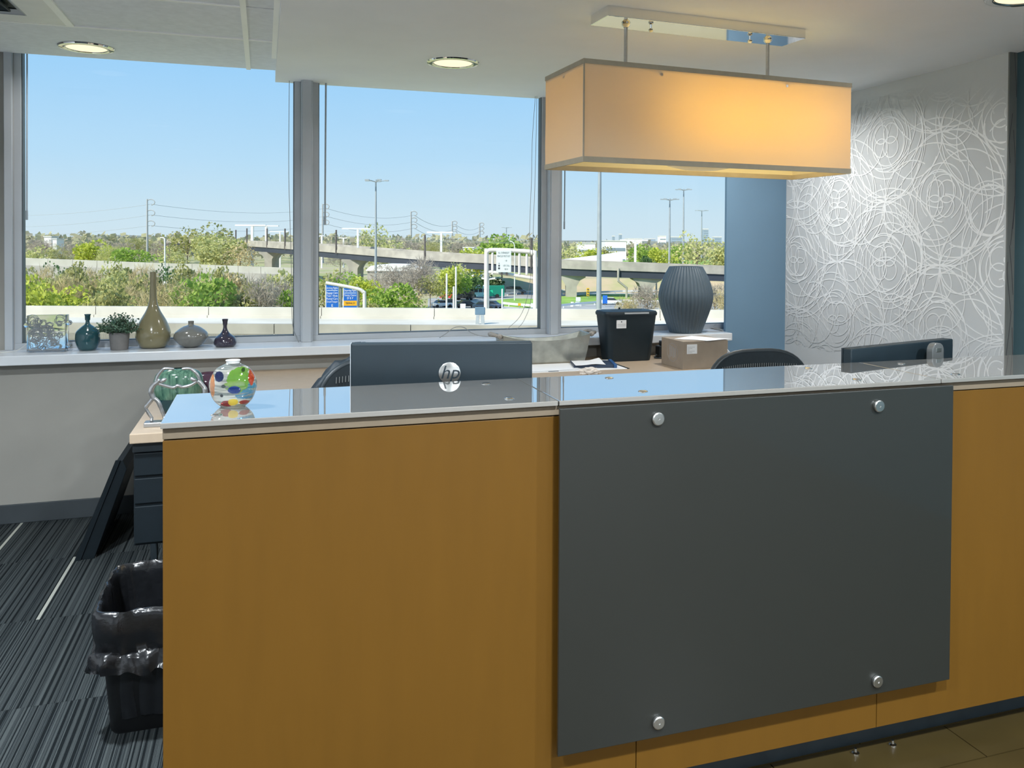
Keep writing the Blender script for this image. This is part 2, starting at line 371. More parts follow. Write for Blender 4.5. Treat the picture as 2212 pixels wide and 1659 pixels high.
# air diffuser laid in the grid
va = thing('air_diffuser', 'square white ceiling air diffuser with dark louvres in the ceiling grid', 'air vent', (-1.145, 4.11, CK))
va_m = mat('diffuser_white', (.8, .81, .8), .5, var=.03)
obj('face_plate', B().box(-.287, .287, .16, .29, -.004, .012).box(-.287, .287, -.29, -.16, -.004, .012).box(-.287, -.16, -.16, .16, -.004, .012).box(.16, .287, -.16, .16, -.004, .012), va_m, va, bev=.002)
obj('duct', B().box(-.16, .16, -.16, .16, .018, .02), dark_slate, va)
for k in range(3):
    r0 = .158-k*.05; r1 = r0-.028
    vs = [(sx_*q, sy_*q, z) for q, z in ((r0, -.002), (r1, .014)) for sx_, sy_ in ((-1, -1), (1, -1), (1, 1), (-1, 1))]
    obj('louvre', B().add(vs, [(i, (i+1) % 4, 4+(i+1) % 4, 4+i) for i in range(4)]).box(-r0-.003, -r0+.002, -r0, r0, -.004, .004).box(r0-.002, r0+.003, -r0, r0, -.004, .004).box(-r0, r0, -r0-.003, -r0+.002, -.004, .004).box(-r0, r0, r0-.002, r0+.003, -.004, .004), dark_slate if k else alu, va)

def downlight(x, y, z, label, warm=(1, .98, .95), r=.137, watt=None):
    t = thing('recessed_downlight', label, 'ceiling light', (x, y, z), group='recessed ceiling downlights')
    obj('trim_ring', B().lathe([(r*.72, .0), (r*.74, -.007), (r*.8, -.009), (r*.97, -.006), (r, 0)], 40, cap=(False, False)), chrome, t, smooth=40)
    obj('reflector', B().lathe([(r*.72, -.001), (r*.74, -.006), (r*.70, .0), (r*.62, .012), (r*.5, .02)], 40, cap=(False, False)), steel, t, smooth=40)
    obj('lens', B().lathe([(r*.72, -.003), (r*.3, -.003), (.001, -.003)], 40, cap=(True, False)), mat('lamp_lens', (.9, .85, .75), .4, emit=(1, .87, .70), estr=.3, var=.02), t)
    if watt == 0: return t
    ld = bpy.data.lights.new('lamp', 'AREA'); ld.shape = 'DISK'; ld.size = r*1.2; ld.energy = watt or DOWNLIGHT_W; ld.color = warm; ld.spread = R(160)
    lo = bpy.data.objects.new('lamp', ld); COL.objects.link(lo); lo.parent = t; lo.location = (0, 0, -.012)
    return t
downlight(-.86, 4.885, CK, 'chrome ringed downlight over the left window', r=.131, watt=5)
downlight(.935, 4.36, SK, 'chrome ringed downlight in the soffit above the middle window', watt=6)
downlight(2.70, 2.46, SK, 'chrome ringed downlight at the top right corner', watt=5)
downlight(2.70, 4.36, SK, 'added fill downlight, unseen behind the pendant lamp')  # added lamp, out of sight, to brighten the wallcovering
for x, y, lb_ in ((.935, .5, 'middle of the row nearest the counter'), (2.7, .5, 'right end of the row nearest the counter'), (-.86, 2.5, 'at the left end of the desk'), (-.86, .5, 'left end of the row nearest the counter'), (.935, -1.5, 'left of the rearmost pair'), (2.7, -1.5, 'right of the rearmost pair')):
    downlight(x, y, SK if x > 0 else CK, 'added unseen lobby fill light, '+lb_, (.88, .95, 1), watt=LOBBY_FILL_W)  # unseen lamps added to lift the light on ceiling and walls

# ------------------------------------------------------------------ reception desk
DX0, DX1 = -.203, 3.30
dk = thing('reception_desk', 'long maple reception desk with taupe glass counter top and charcoal glass front panel', 'reception desk', (1.5, 2.2, 0))
def dp(name, b, m, **k): return obj(name, b, m, k.pop('parent', dk), world=True, **k)
for a, b_ in ((DX0, .9035), (.9055, 1.649), (1.651, 2.40), (2.402, DX1)):
    dp('wood_panel', B().box(a, b_, 1.962, 1.985, .09, 1.034), wood, bev=.001)
dp('front_wall', B().box(DX0+.02, DX1, 1.986, 2.03, .09, 1.034), wood_edge)
dp('end_panel', B().box(DX0, DX0+.022, 1.986, 2.29, .09, 1.034), wood, bev=.001)
dp('ledge', B().box(DX0, DX1, 1.958, 2.295, 1.037, 1.060), wood_edge, bev=.0015)
dp('toe_kick', B().box(DX0+.03, DX1, 2.04, 2.055, 0, .09), black)
for x, y in ((1.61, 2.0), (1.74, 2.0)):
    dp('levelling_foot', B().lathe([(.011, 0), (.011, .004), (.005, .007), (.004, .016)], 12, (x, y, 0)), chrome)
iw = thing('staff_worktop', 'pale maple staff worktop behind the high counter carrying both monitors', 'worktop', (1.5, 2.6, 0))
obj('top', B().box(DX0+.03, DX1, 2.31, 2.86, .715, .742), maple, iw, world=True, bev=.003)
obj('support_panel', B().box(DX0+.03, DX0+.055, 2.32, 2.8, 0, .715), wood_edge, iw, world=True)
obj('support_panel', B().box(DX1-.03, DX1, 2.32, 2.8, 0, .715), wood_edge, iw, world=True)
for i, (a, b_) in enumerate(((-.206, .681), (.684, 1.846), (1.849, DX1))):
    g_ = dp('glass_top', B().box(a, b_, 1.944, 2.303, 1.0625, 1.0745), top_glass, bev=.0015)
for x in (-.098, .575, .937, 1.606, 1.960):
    for y in (2.008, 2.236):
        dp('glass_clip', B().lathe([(.013, 0), (.013, .0012), (.009, .003), (.001, .0032)], 20, (x, y, 1.0745), cap=(False, True)), chrome, smooth=40)
dp('glass_panel', B().box(.680, 1.876, 1.928, 1.938, .208, 1.058), front_glass, bev=.0015)
for x, z in ((.940, 1.019), (1.613, 1.014), (.948, .248), (1.619, .246)):
    t = B().lathe([(.013, -.034), (.013, 0), (.0165, .001), (.0165, .008), (.014, .010), (.003, .0102), (.002, .0085)], 24)
    me = t.mesh('standoff', smooth=35); me.transform(Matrix.Translation((x, 1.928, z)) @ Matrix.Rotation(R(90), 4, 'X'))
    obj('standoff', me, steel, dk, world=True)

# ------------------------------------------------------------------ window side worktop and left return
wt = thing('window_worktop', 'pale maple L-shaped worktop running along the wall under the windows', 'worktop', (1.2, 4.6, 0))
L = [(-.47, 3.452), (.14, 3.452), (.14, 4.1), (.40, 4.281), (2.94, 4.281), (2.94, 4.974), (-.47, 4.974)]
obj('top', B().prism(L, 'z', .705, .742), maple, wt, world=True, bev=.003)
for x in (.9, 1.9, 2.88): obj('support', B().box(x-.015, x+.015, 4.36, 4.95, 0, .705), wood_edge, wt, world=True)
obj('edge_band', B().box(.43, 2.94, 4.277, 4.281, .705, .735), wood_edge, wt, world=True)
pe = thing('hanging_pedestal', 'black metal pedestal hung below the left end of the worktop', 'cabinet', (-.26, 3.7, .31))
obj('case', B().box(-.462, -.10, 3.50, 4.0, .31, .70), black_metal, pe, world=True, bev=.003)
obj('front_rail', B().box(-.464, -.098, 3.485, 3.50, .665, .70), black, pe, world=True, bev=.002)
for z0, z1 in ((.32, .46), (.47, .565), (.575, .66)):
    d_ = obj('drawer', B().box(-.458, -.104, 3.488, 3.50, z0, z1), black_metal, pe, world=True, bev=.003)
    obj('pull', B().box(-.36, -.2, 3.478, 3.488, z1-.025, z1-.012), black, d_, world=True, bev=.002)
for a in (-.455, -.13): obj('post', B().box(a, a+.025, 3.93, 3.98, 0, .31), black, pe, world=True)
bd = thing('leaning_board', 'black folding board leaning at a slant beside the worktop end', 'board', (-.77, 4.55, 0))
n0 = [(-.811, 0), (-.735, 0), (-.60, .40), (-.615, .444), (-.641, .444)]
obj('panel', B().prism(n0, 'y', 4.32, 4.90), black_metal, bd, world=True, bev=.002)
obj('edge_rail', B().prism([(-.815, 0), (-.79, 0), (-.625, .446), (-.645, .446)], 'y', 4.312, 4.32), black_metal, bd, world=True)
for a in (4.33, 4.86): obj('foot', B().box(-.815, -.73, a, a+.03, 0, .006), steel, bd, world=True)

# ------------------------------------------------------------------ pendant lamp
PC = Vector((1.752, 3.205, 0)); PR = R(3.2)
pd = thing('pendant_lamp', 'rectangular cream fabric pendant lamp glowing warm above the desk', 'pendant lamp', (PC.x, PC.y, SK), PR)
HX, HY, Z0, Z1 = .627, .195, 1.765-SK, 2.150-SK
def M_shade():
    m = bpy.data.materials.new('cream_lamp_fabric'); m.use_nodes = True; n = m.node_tree.nodes; l = m.node_tree.links; n.clear()
    o = n.new('ShaderNodeOutputMaterial'); mx = n.new('ShaderNodeMixShader'); d = n.new('ShaderNodeBsdfDiffuse'); t = n.new('ShaderNodeBsdfTranslucent')
    tcn = n.new('ShaderNodeTexCoord'); nz = n.new('ShaderNodeTexNoise'); nz.inputs['Scale'].default_value = 3; nz.inputs['Detail'].default_value = 6
    r = n.new('ShaderNodeValToRGB'); r.color_ramp.elements[0].color = (.92, .58, .13, 1); r.color_ramp.elements[1].color = (.96, .64, .17, 1)
    l.new(tcn.outputs['Object'], nz.inputs[0]); l.new(nz.outputs['Fac'], r.inputs[0]); l.new(r.outputs[0], t.inputs[0]); d.inputs[0].default_value = (.78, .76, .70, 1)
    mx.inputs[0].default_value = .5; l.new(d.outputs[0], mx.inputs[1]); l.new(t.outputs[0], mx.inputs[2]); l.new(mx.outputs[0], o.inputs[0]); return m
shade_m = M_shade(); band_m = mat('cream_trim_tape', (.42, .37, .28), .8, var=.05, scale=30)
def wall_panel(x0, y0, x1, y1):
    n = 24; m_ = 8; vs = []; d = Vector((x1-x0, y1-y0)); nn = Vector((d.y, -d.x)).normalized()
    for i in range(n+1):
        for j in range(m_+1):
            u, v = i/n, j/m_; k = .0035*math.sin(pi*v)*noise.noise(Vector((u*6+x0*3, v*2, y0*5)))
            vs.append((x0+d.x*u+nn.x*k, y0+d.y*u+nn.y*k, Z0+(Z1-Z0)*v))
    return B().add(vs, [(i*(m_+1)+j, (i+1)*(m_+1)+j, (i+1)*(m_+1)+j+1, i*(m_+1)+j+1) for i in range(n) for j in range(m_)])
sh = obj('shade', wall_panel(-HX, -HY, HX, -HY).add(*(lambda q: (q.v, q.f))(wall_panel(HX, -HY, HX, HY))).add(*(lambda q: (q.v, q.f))(wall_panel(HX, HY, -HX, HY))).add(*(lambda q: (q.v, q.f))(wall_panel(-HX, HY, -HX, -HY))), shade_m, pd, smooth=40)
for nm, z0, z1 in (('top_band', Z1-.017, Z1+.001), ('bottom_band', Z0-.001, Z0+.020)):
    e_ = .0025
    obj(nm, B().box(-HX-e_, HX+e_, -HY-e_, -HY+e_, z0, z1).box(-HX-e_, HX+e_, HY-e_, HY+e_, z0, z1).box(-HX-e_, -HX+e_, -HY+e_, HY-e_, z0, z1).box(HX-e_, HX+e_, -HY+e_, HY-e_, z0, z1), band_m, pd)
obj('corner_wire', B().box(-HX-.003, -HX+.002, -HY-.003, -HY+.002, Z0, Z1), band_m, pd)
obj('diffuser_dish', B().lathe([(.19, 0), (.186, -.012), (.15, -.032), (.08, -.046), (.001, -.05)], 40, (0, 0, Z0+.052), cap=(False, False), sy=.55), mat('frosted_white_glass', (.9, .87, .8), .5, trans=.3, var=.02), pd, smooth=60)
obj('cross_rail', B().box(-HX, HX, -.008, .008, Z1-.04, Z1-.03).box(-.3, -.29, -HY, HY, Z1-.04, Z1-.03).box(.29, .3, -HY, HY, Z1-.04, Z1-.03), steel, pd)
def M_opal():
    m = bpy.data.materials.new('opal_acrylic'); m.use_nodes = True; n = m.node_tree.nodes; l = m.node_tree.links; n.clear()
    o = n.new('ShaderNodeOutputMaterial'); mx = n.new('ShaderNodeMixShader'); d = n.new('ShaderNodeBsdfDiffuse'); t = n.new('ShaderNodeBsdfTranslucent'); nz = n.new('ShaderNodeTexNoise'); nz.inputs['Scale'].default_value = 5
    r = n.new('ShaderNodeValToRGB'); r.color_ramp.elements[0].color = (.86, .84, .78, 1); r.color_ramp.elements[1].color = (.9, .88, .84, 1); l.new(nz.outputs['Fac'], r.inputs[0]); l.new(r.outputs[0], d.inputs[0]); l.new(r.outputs[0], t.inputs[0])
    mx.inputs[0].default_value = .75; l.new(d.outputs[0], mx.inputs[1]); l.new(t.outputs[0], mx.inputs[2]); l.new(mx.outputs[0], o.inputs[0]); return m
obj('added_glow_plate', B().box(-HX+.01, HX-.01, -HY+.01, HY-.01, Z1-.028, Z1-.024), M_opal(), pd)  # unseen plate added to cut the lamp's glow on the ceiling
obj('canopy', B().box(-.475, .475, -.082, .082, -.042, 0), chrome, pd, bev=.002)
for x in (-.355, .338):
    r_ = obj('rod', B().tube([(x, 0, -.04), (x, 0, Z1-.035)], .0075, 12), steel, pd, smooth=40)
    obj('collar', B().lathe([(.016, -.042), (.019, -.047), (.014, -.054), (.009, -.058)], 20, (x, 0, 0), cap=(False, False)), chrome, r_, smooth=40)
for x in (-.24, .245):
    obj('knob', B().lathe([(.004, -.042), (.004, -.05), (.010, -.054), (.011, -.060), (.006, -.066), (.001, -.067)], 16, (x, 0, 0)), chrome, pd, smooth=40)
for x in (-.20, -.05, .10, .25, .40, .53):
    bl = obj('bulb', B().lathe([(.014, .06), (.016, .04), (.03, .01), (.033, -.01), (.026, -.032), (.001, -.042)], 24, (x, 0, Z0+.2)), mat('warm_bulb_glass', (1, .9, .7), .4, emit=(1, .72, .36), estr=2, var=.02), pd, smooth=60)
    ld = bpy.data.lights.new('bulb_light', 'POINT'); ld.energy = BULB_W; ld.color = (1, .75, .30); ld.shadow_soft_size = .12
    lo = bpy.data.objects.new('bulb_light', ld); COL.objects.link(lo); lo.parent = pd; lo.location = (x, 0, Z0+.2)

# ------------------------------------------------------------------ monitors
def monitor(name, label, cx_, cy_, rz, wd, ht, ztop, tilt=0):
    t = thing(name, label, 'monitor', (cx_, cy_, .742), rz)
    zb = ztop-ht-.742; zt = ztop-.742
    obj('back_shell', B().box(-wd/2, wd/2, -.022, .012, zb, zt), dark_slate, t, bev=.004)
    obj('bezel', B().box(-wd/2, wd/2, .012, .018, zb, zt), black, t, bev=.001)
    obj('screen', B().box(-wd/2+.012, wd/2-.012, .018, .019, zb+.018, zt-.012), mat('dark_screen', (.01, .012, .015), .15, var=.1), t)
    return t
m1 = monitor('monitor', 'black flat monitor seen from behind with a round silver emblem', .489, 2.405, R(-11), .515, .312, 1.172)
obj('stand_neck', B().box(-.035, .035, -.045, -.022, .012, .2), black, m1, bev=.004)
obj('stand_base', B().box(-.12, .12, -.05, .15, 0, .012), black, m1, bev=.004)
lg = obj('emblem', B().lathe([(.031, 0), (.031, .002), (.0295, .0028), (.001, .0028)], 48), chrome and mat('silver_emblem', (.78, .78, .76), .22, metal=.9, var=.03), m1, smooth=30, loc=(.020, -.022, 1.086-.742), rot=(R(90), 0, 0))
obj('lettering', text_mesh('hp', .054, .28), dark_slate, lg, loc=(.0, .001, .0034))
obj('edge_strip', B().box(-.2585, -.2565, -.0225, .012, 1.172-.312-.742, 1.172-.742), alu, m1)  # thin aluminium-toned strip on the shell's left edge
m2 = monitor('monitor', 'black flat monitor turned slightly with a grey stand at its back', 2.118, 2.425, R(15), .59, .312, 1.115)
rr = .028; ol = []
for cx_, a0 in ((.034-rr, 0), (-.034+rr, pi/2)):
    for k in range(7): a = a0+k*pi/12; ol.append((cx_+.10+rr*math.cos(a), 1.117-.742-rr+rr*math.sin(a)))
ol += [(.066, .012), (.134, .012)]
st = obj('stand_neck', B().prism(ol, 'y', -.085, -.06), mat('silver_grey_plastic', (.16, .17, .17), .3, metal=.3, var=.05), m2, bev=.003)
obj('cable_slot', B().box(.085, .115, -.087, -.085, 1.086-.742, 1.100-.742), steel, st, bev=.001)
obj('stand_arm', B().box(.075, .125, -.06, -.02, .12, .26), black, m2)
obj('stand_base', B().lathe([(.13, 0), (.13, .008), (.12, .013), (.001, .014)], 32, (.05, .04, 0), sy=.7), mat('silver_grey_plastic', (.3, .3, .3)), m2, smooth=35)

# ------------------------------------------------------------------ office chairs
def chair(label, x, y, top, wd=.52):
    t = thing('office_chair', label, 'office chair', (x, y, 0), group='office chairs behind the desk')
    hw = wd/2; zb = .58; n = 44; ring = []
    for k in range(n):
        a = 2*pi*k/n; ca, sa = math.cos(a), math.sin(a)
        u = hw*math.copysign(abs(ca)**.62, ca); v = (top-zb)/2*math.copysign(abs(sa)**(.85 if sa > 0 else .6), sa)
        ring.append(Vector((u, .03-.35*(u*u), (top+zb)/2+v)))
    cpt = Vector((0, .03, (top+zb)/2)); vs = []; fs = []
    lv = (1., .93, .86, .6, .3)
    for q in lv:
        for p in ring: vs.append(Vector((p.x*q, .03-.35*(p.x*q)**2, cpt.z+(p.z-cpt.z)*q)))
    vs.append(cpt); N = len(lv)
    for i in range(N-1): fs += [(i*n+k, i*n+(k+1) % n, (i+1)*n+(k+1) % n, (i+1)*n+k) for k in range(n)]
    fs += [((N-1)*n+k, (N-1)*n+(k+1) % n, N*n) for k in range(n)]
    front = B().add([(v.x, v.y-.012, v.z) for v in vs], fs).add([(v.x, v.y+.012, v.z) for v in vs], fs)
    bk = obj('backrest', front, black, t, smooth=60)
    obj('back_frame', B().tube(ring, .013, 10, closed=True), black, t, smooth=60)
    mb = B()
    for k in range(34):
        u = -.19+k*.38/33; mb.tube([(u, .012-.35*u*u, top-.075-.25*u*u), (u+.001, .012-.35*u*u, top-.052-.25*u*u)], .0022, 4)
    ms = obj('mesh_stitching', mb, mat('grey_mesh_thread', (.13, .14, .14), .7, var=.1), bk); ms['kind'] = 'stuff'
    obj('back_bar', B().tube([(0, .05, .9*top), (0, .07, .66), (0, .03, .46), (0, -.12, .42)], .02, 8), black, t, smooth=50)
    so = [(.24*math.copysign(abs(math.cos(a))**.6, math.cos(a)), -.24+.23*math.copysign(abs(math.sin(a))**.6, math.sin(a))) for a in [2*pi*k/36 for k in range(36)]]
    obj('seat', B().prism(so, 'z', .43, .50), black_soft, t, bev=.015, smooth=50)
    obj('gas_lift', B().lathe([(.03, .10), (.03, .28), (.018, .29), (.018, .43)], 16, (0, -.22, 0)), black, t, smooth=40)
    for k in range(5):
        a = 2*pi*k/5+.3; ex, ey = .29*math.cos(a), -.22+.29*math.sin(a)
        lg_ = obj('base_leg', B().tube([(0, -.22, .12), (ex, ey, .075)], [.026, .016], 8), black, t, smooth=50)
        obj('caster', B().lathe([(.001, -.022), (.024, -.022), (.028, -.012), (.028, .012), (.024, .022), (.001, .022)], 16), black, lg_, loc=(ex, ey, .029), rot=(0, R(90), a))
    for s_ in (-1, 1):
        ar = obj('armrest', B().box(s_*.28-.035, s_*.28+.035, -.33, -.08, .64, .665), black, t, bev=.01)
        obj('arm_post', B().tube([(s_*.24, -.2, .45), (s_*.28, -.2, .47), (s_*.28, -.2, .645)], .014, 8), black, ar, smooth=50)
    return t
chair('black mesh office chair with a rounded back in front of the cardboard box', 2.115, 3.30, .975)
chair('black mesh office chair with a dark jacket hung behind the monitor', .452, 3.30, 1.005)
jk = bmesh.new(); bmesh.ops.create_icosphere(jk, subdivisions=5, radius=1)
for v in jk.verts:
    p = v.co.copy(); q = Vector((p.x*.285, p.y*.07, p.z*.215))
    q.z += -.10*max(0, -p.x)**1.6*(1 if p.z > -.2 else .3); q.x -= .02*(1-abs(p.z))
    f_ = noise.noise(Vector((p.x*5, p.y*3, p.z*5)))*.016 + abs(noise.noise(Vector((p.x*11+p.z*9, p.y*5, p.z*4))))*.02
    v.co = q + p*f_
me = bpy.data.meshes.new('jacket'); jk.to_mesh(me); jk.free()
for p in me.polygons: p.use_smooth = True
jt = thing('jacket', 'dark puffy jacket draped over the back of the office chair', 'jacket', (.405, 3.43, .595))
obj('padded_cloth', me, mat('dark_navy_nylon', (.016, .026, .036), .55, var=.2, scale=20), jt, loc=(0, 0, .215))
sl_ = B().tube(catmull([(-.2, .0, .25), (-.26, -.01, .17), (-.27, -.01, .08), (-.24, 0, -.08)], 5), [.05]*16, 10)
obj('sleeve', sl_, MATS['dark_navy_nylon'], jt, smooth=60)

# ------------------------------------------------------------------ things on the window sill
SZ = .872
def smoothprof(pr_, n=6): return [(max(.0005, v.x), v.y) for v in catmull([(a, b, 0) for a, b in pr_], n)]
def vase(label, x, y, prof, m, inner=None, group='ceramic vases on the window sill', **k):
    t = thing('vase', label, 'vase', (x, y, SZ), group=group)
    obj('body', B().lathe(smoothprof(prof), 48, cap=(True, False), **k), m, t, smooth=60)
    r_, z_ = prof[-1]
    obj('mouth', B().lathe([(r_, z_), (r_*.93, z_+.001), (r_*.82, z_-.002), (r_*.75, z_-.03), (.001, z_-.035)], 40, cap=(False, False)), inner or m, t, smooth=60)
    return t
def glaze(name, col, rough=.16): return mat(name, col, rough, var=.12, scale=9, coat=.4)
vase('teal bottle vase with flared lip beside the glass block vase', -.889, 5.06, [(.036, 0), (.047, .012), (.058, .045), (.0605, .075), (.055, .1), (.032, .124), (.013, .14), (.0095, .16), (.011, .178), (.0165, .191)], glaze('teal_glaze', (.02, .07, .082)))
vase('tall olive vase with long slim neck and round belly', -.573, 5.085, [(.05, 0), (.072, .012), (.088, .055), (.087, .095), (.066, .15), (.036, .205), (.022, .25), (.0175, .31), (.0165, .38), (.0165, .414)], glaze('olive_glaze', (.19, .17, .095)))
vase('squat grey oval vase with a tiny neck', -.379, 5.055, [(.03, 0), (.06, .014), (.086, .045), (.09, .063), (.08, .085), (.045, .112), (.018, .122), (.0145, .13), (.0155, .143)], glaze('stone_grey_glaze', (.165, .165, .15)))
vase('small plum black vase with flared neck at the right of the row', -.202, 5.03, [(.045, 0), (.057, .01), (.06, .026), (.05, .052), (.024, .075), (.0115, .1), (.011, .125), (.0165, .152)], glaze('plum_glaze', (.035, .03, .05)))
# big ribbed vase
bv = thing('ribbed_vase', 'large slate blue vase with vertical ribs at the right window', 'vase', (2.655, 5.035, SZ))
rib = lambda a: .036*(abs(math.sin(20*a))-.5)
obj('body', B().lathe(smoothprof([(.104, 0), (.108, .01), (.138, .09), (.168, .18), (.177, .24), (.168, .3), (.143, .37), (.108, .436)], 5), 320, cap=(True, False), rib=rib), mat('slate_blue_ceramic', (.085, .12, .15), .45, var=.06, scale=6), bv, smooth=50)
obj('mouth', B().lathe([(.108, .436), (.1, .437), (.098, .40), (.12, .34)], 72, cap=(False, False)), MATS['slate_blue_ceramic'], bv, smooth=50)
# glass block vase with trailed threads
gv = thing('glass_block_vase', 'square clear glass vase with swirling raised threads', 'vase', (-1.075, 5.06, SZ), R(-4))
gb = B().box(-.092, .092, -.03, .03, .004, .018)
for x0, x1, y0, y1 in ((-.092, .092, -.03, -.024), (-.092, .092, .024, .03), (-.092, -.086, -.024, .024), (.086, .092, -.024, .024)): gb.box(x0, x1, y0, y1, .018, .192)
obj('body', gb, clear, gv, bev=.002, smooth=40)
thread_m = mat('glass_thread', (.30, .33, .35), .08, spec=.8, trans=.3, var=.05)
rg = random.Random(11); tb = B()
for k in range(30):
    cx_, cz, r_ = rg.uniform(-.068, .068), rg.uniform(.035, .17), rg.uniform(.014, .03)
    pts = []
    for q in range(46):
        a = q*.42+k; rr_ = r_*(.45+.55*abs(math.sin(q*.13+k))); pts.append((cx_+rr_*math.cos(a)+.004*math.sin(q*1.7), -.032-.003*abs(math.sin(q*.9)), cz+rr_*math.sin(a)))
    tb.tube(pts, .0016, 5)
th = obj('trailed_threads', tb, thread_m, gv, smooth=60); th['kind'] = 'stuff'
for x, z in ((-.014, .022), (.06, .03), (-.098, .14), (.099, .15), (.098, .03)):
    obj('glass_drop', B().lathe([(.001, -.014), (.012, -.01), (.017, 0), (.012, .01), (.001, .014)], 20, (x, -.034 if abs(x) < .09 else 0, z)), clear, gv, smooth=60)
for x in (-.075, .075): obj('foot', B().lathe([(.016, 0), (.018, .004), (.001, .006)], 16, (x, 0, 0)), clear, gv, smooth=60)
# potted plant
pp = thing('potted_plant', 'small leafy green plant in a grey pot between two vases', 'plant', (-.734, 5.044, SZ))
obj('pot', B().lathe([(.041, 0), (.043, .002), (.0468, .04), (.0470, .041), (.0505, .089), (.0505, .094), (.046, .094), (.044, .08), (.001, .079)], 40), mat('grey_stoneware', (.17, .165, .16), .75, var=.08, scale=30), pp, smooth=35)
obj('soil', B().lathe([(.0445, .08), (.02, .084), (.001, .085)], 24, cap=(True, False)), mat('potting_soil', (.03, .022, .016), .95, var=.3, scale=60), pp)
rg = random.Random(5); lf = B(); stm = B()
for k in range(170):
    a = rg.uniform(0, 6.28); e_ = rg.uniform(.0, 1.) ** .7; d = Vector((math.cos(a)*e_*.96, math.sin(a)*e_*.8, 1.05-e_*.88)).normalized()
    ln = rg.uniform(.065, .118)*(1-.12*e_); p0 = Vector((d.x*.02, d.y*.02, .082)); p1 = p0+d*ln+Vector((0, 0, .006))
    stm.tube([p0, (p0+p1)/2+Vector((0, 0, .006)), p1], .0008, 4)
    for q in range(9):
        t_ = .4+.62*q/8; b0 = p0.lerp(p1, min(1, t_)); u = Vector((rg.gauss(0, 1), rg.gauss(0, 1), rg.gauss(.25, .8))).normalized(); v = u.orthogonal().normalized(); L_ = rg.uniform(.010, .016)
        lf.add([b0, b0+u*L_*.5+v*L_*.34, b0+u*L_, b0+u*L_*.5-v*L_*.34], [(0, 1, 2, 3)])
leaf_m = mat('dark_green_leaf', (.06, .12, .075), .5, var=.45, scale=60)
q_ = obj('leaves', lf, leaf_m, pp); q_['kind'] = 'stuff'
obj('stems', stm, mat('plant_stem', (.06, .09, .04), .7, var=.2), pp)['kind'] = 'stuff'
# pens and cords
for px, ln, rz in ((773, .04, .1), (786, .022, -.2)):
    p_ = onZ(px, 742, SZ)
    ob = thing('binder_clip', 'tiny black %s lying on the sill behind the monitor' % ('marker' if ln > .03 else 'cap'), 'stationery', (p_.x, p_.y, SZ), rz)
    obj('barrel', B().box(-ln/2, ln/2, -.006, .006, 0, .009), black, ob, bev=.003); obj('tip', B().box(ln/2, ln/2+.006, -.003, .003, .001, .006), black, ob)
cord_m = mat('ivory_cord', (.7, .69, .64), .7, var=.05); cord_g = mat('grey_cord', (.25, .26, .25), .7, var=.05)
def cord(name, label, pts, r, m, cat='cord'):
    t = thing(name, label, cat, pts[-1]); obj('cord', B().tube(catmull(pts, 6), r, 6), m, t, smooth=60, world=True); return t
cord('sill_cord', 'loose grey cord looping on the sill above the monitor', [(1.02, 5.11, .8765), (1.06, 5.11, .9), (1.11, 5.11, .935), (1.17, 5.11, .935), (1.22, 5.12, .9), (1.29, 5.12, .8765), (1.36, 5.10, .8765), (1.42, 5.11, .8765)], .0022, cord_g)
cord('sill_cord', 'thin ivory cord trailing onto the left end of the sill', [(-1.50, 5.12, 1.05), (-1.42, 5.12, .93), (-1.36, 5.08, .8755), (-1.28, 5.05, .8755), (-1.22, 5.09, .88), (-1.17, 5.15, .93)], .0018, cord_m)
cord('sill_cord', 'small grey cord curled at the right end of the sill', [(2.76, 5.02, .8755), (2.84, 4.985, .8755), (2.91, 4.99, .8755), (2.925, 5.05, .88), (2.9, 5.1, .90), (2.93, 5.11, .91)], .002, cord_g)
# blind wands and cords hanging in front of the panes
def wand(label, x, zb, r=.0042, y=5.185):
    t = thing('blind_wand', label, 'blind wand', (x, y, zb), group='blind wands hanging at the windows')
    obj('rod', B().tube([(0, 0, 0), (.004, 0, 2.46-zb)], r, 6), mat('clear_grey_plastic', (.33, .38, .42), .3, var=.05), t, smooth=60)
    obj('grip', B().tube([(0, 0, 0), (0, 0, .05)], r*1.35, 8), MATS['clear_grey_plastic'], t, smooth=60)
p_ = onY(58, 475, 5.185); wand('slim blind wand at the left edge of the left window', p_.x, p_.z)
p_ = onY(702, 486, 5.185); wand('grey blind wand at the left edge of the middle window', p_.x, p_.z, .0052)
p_ = onY(1219, 495, 5.185); wand('short blind wand at the left edge of the right window', p_.x, p_.z)
cord('blind_pull', 'pair of thin blind cords down the right edge of the left window', [onY(625, 170, 5.18), onY(624, 380, 5.18), onY(629, 560, 5.18), onY(631, 690, 5.18), onY(640, 728, 5.16), onY(648, 745, 5.1)], .0016, cord_g, 'blind pull')
cord('blind_pull', 'thin blind cord hanging down the right edge of the middle window', [onY(1157, 200, 5.18), onY(1150, 300, 5.18), onY(1148, 390, 5.18), onY(1144, 500, 5.18), onY(1146, 600, 5.18), onY(1128, 675, 5.16), onY(1095, 712, 5.14)], .0014, cord_g, 'blind pull')
cord('blind_pull', 'second blind cord sagging beside the right edge of the middle window', [onY(1160, 200, 5.17), onY(1156, 380, 5.17), onY(1151, 520, 5.17), onY(1148, 640, 5.17), onY(1133, 690, 5.15), onY(1115, 713, 5.13)], .0014, cord_g, 'blind pull')

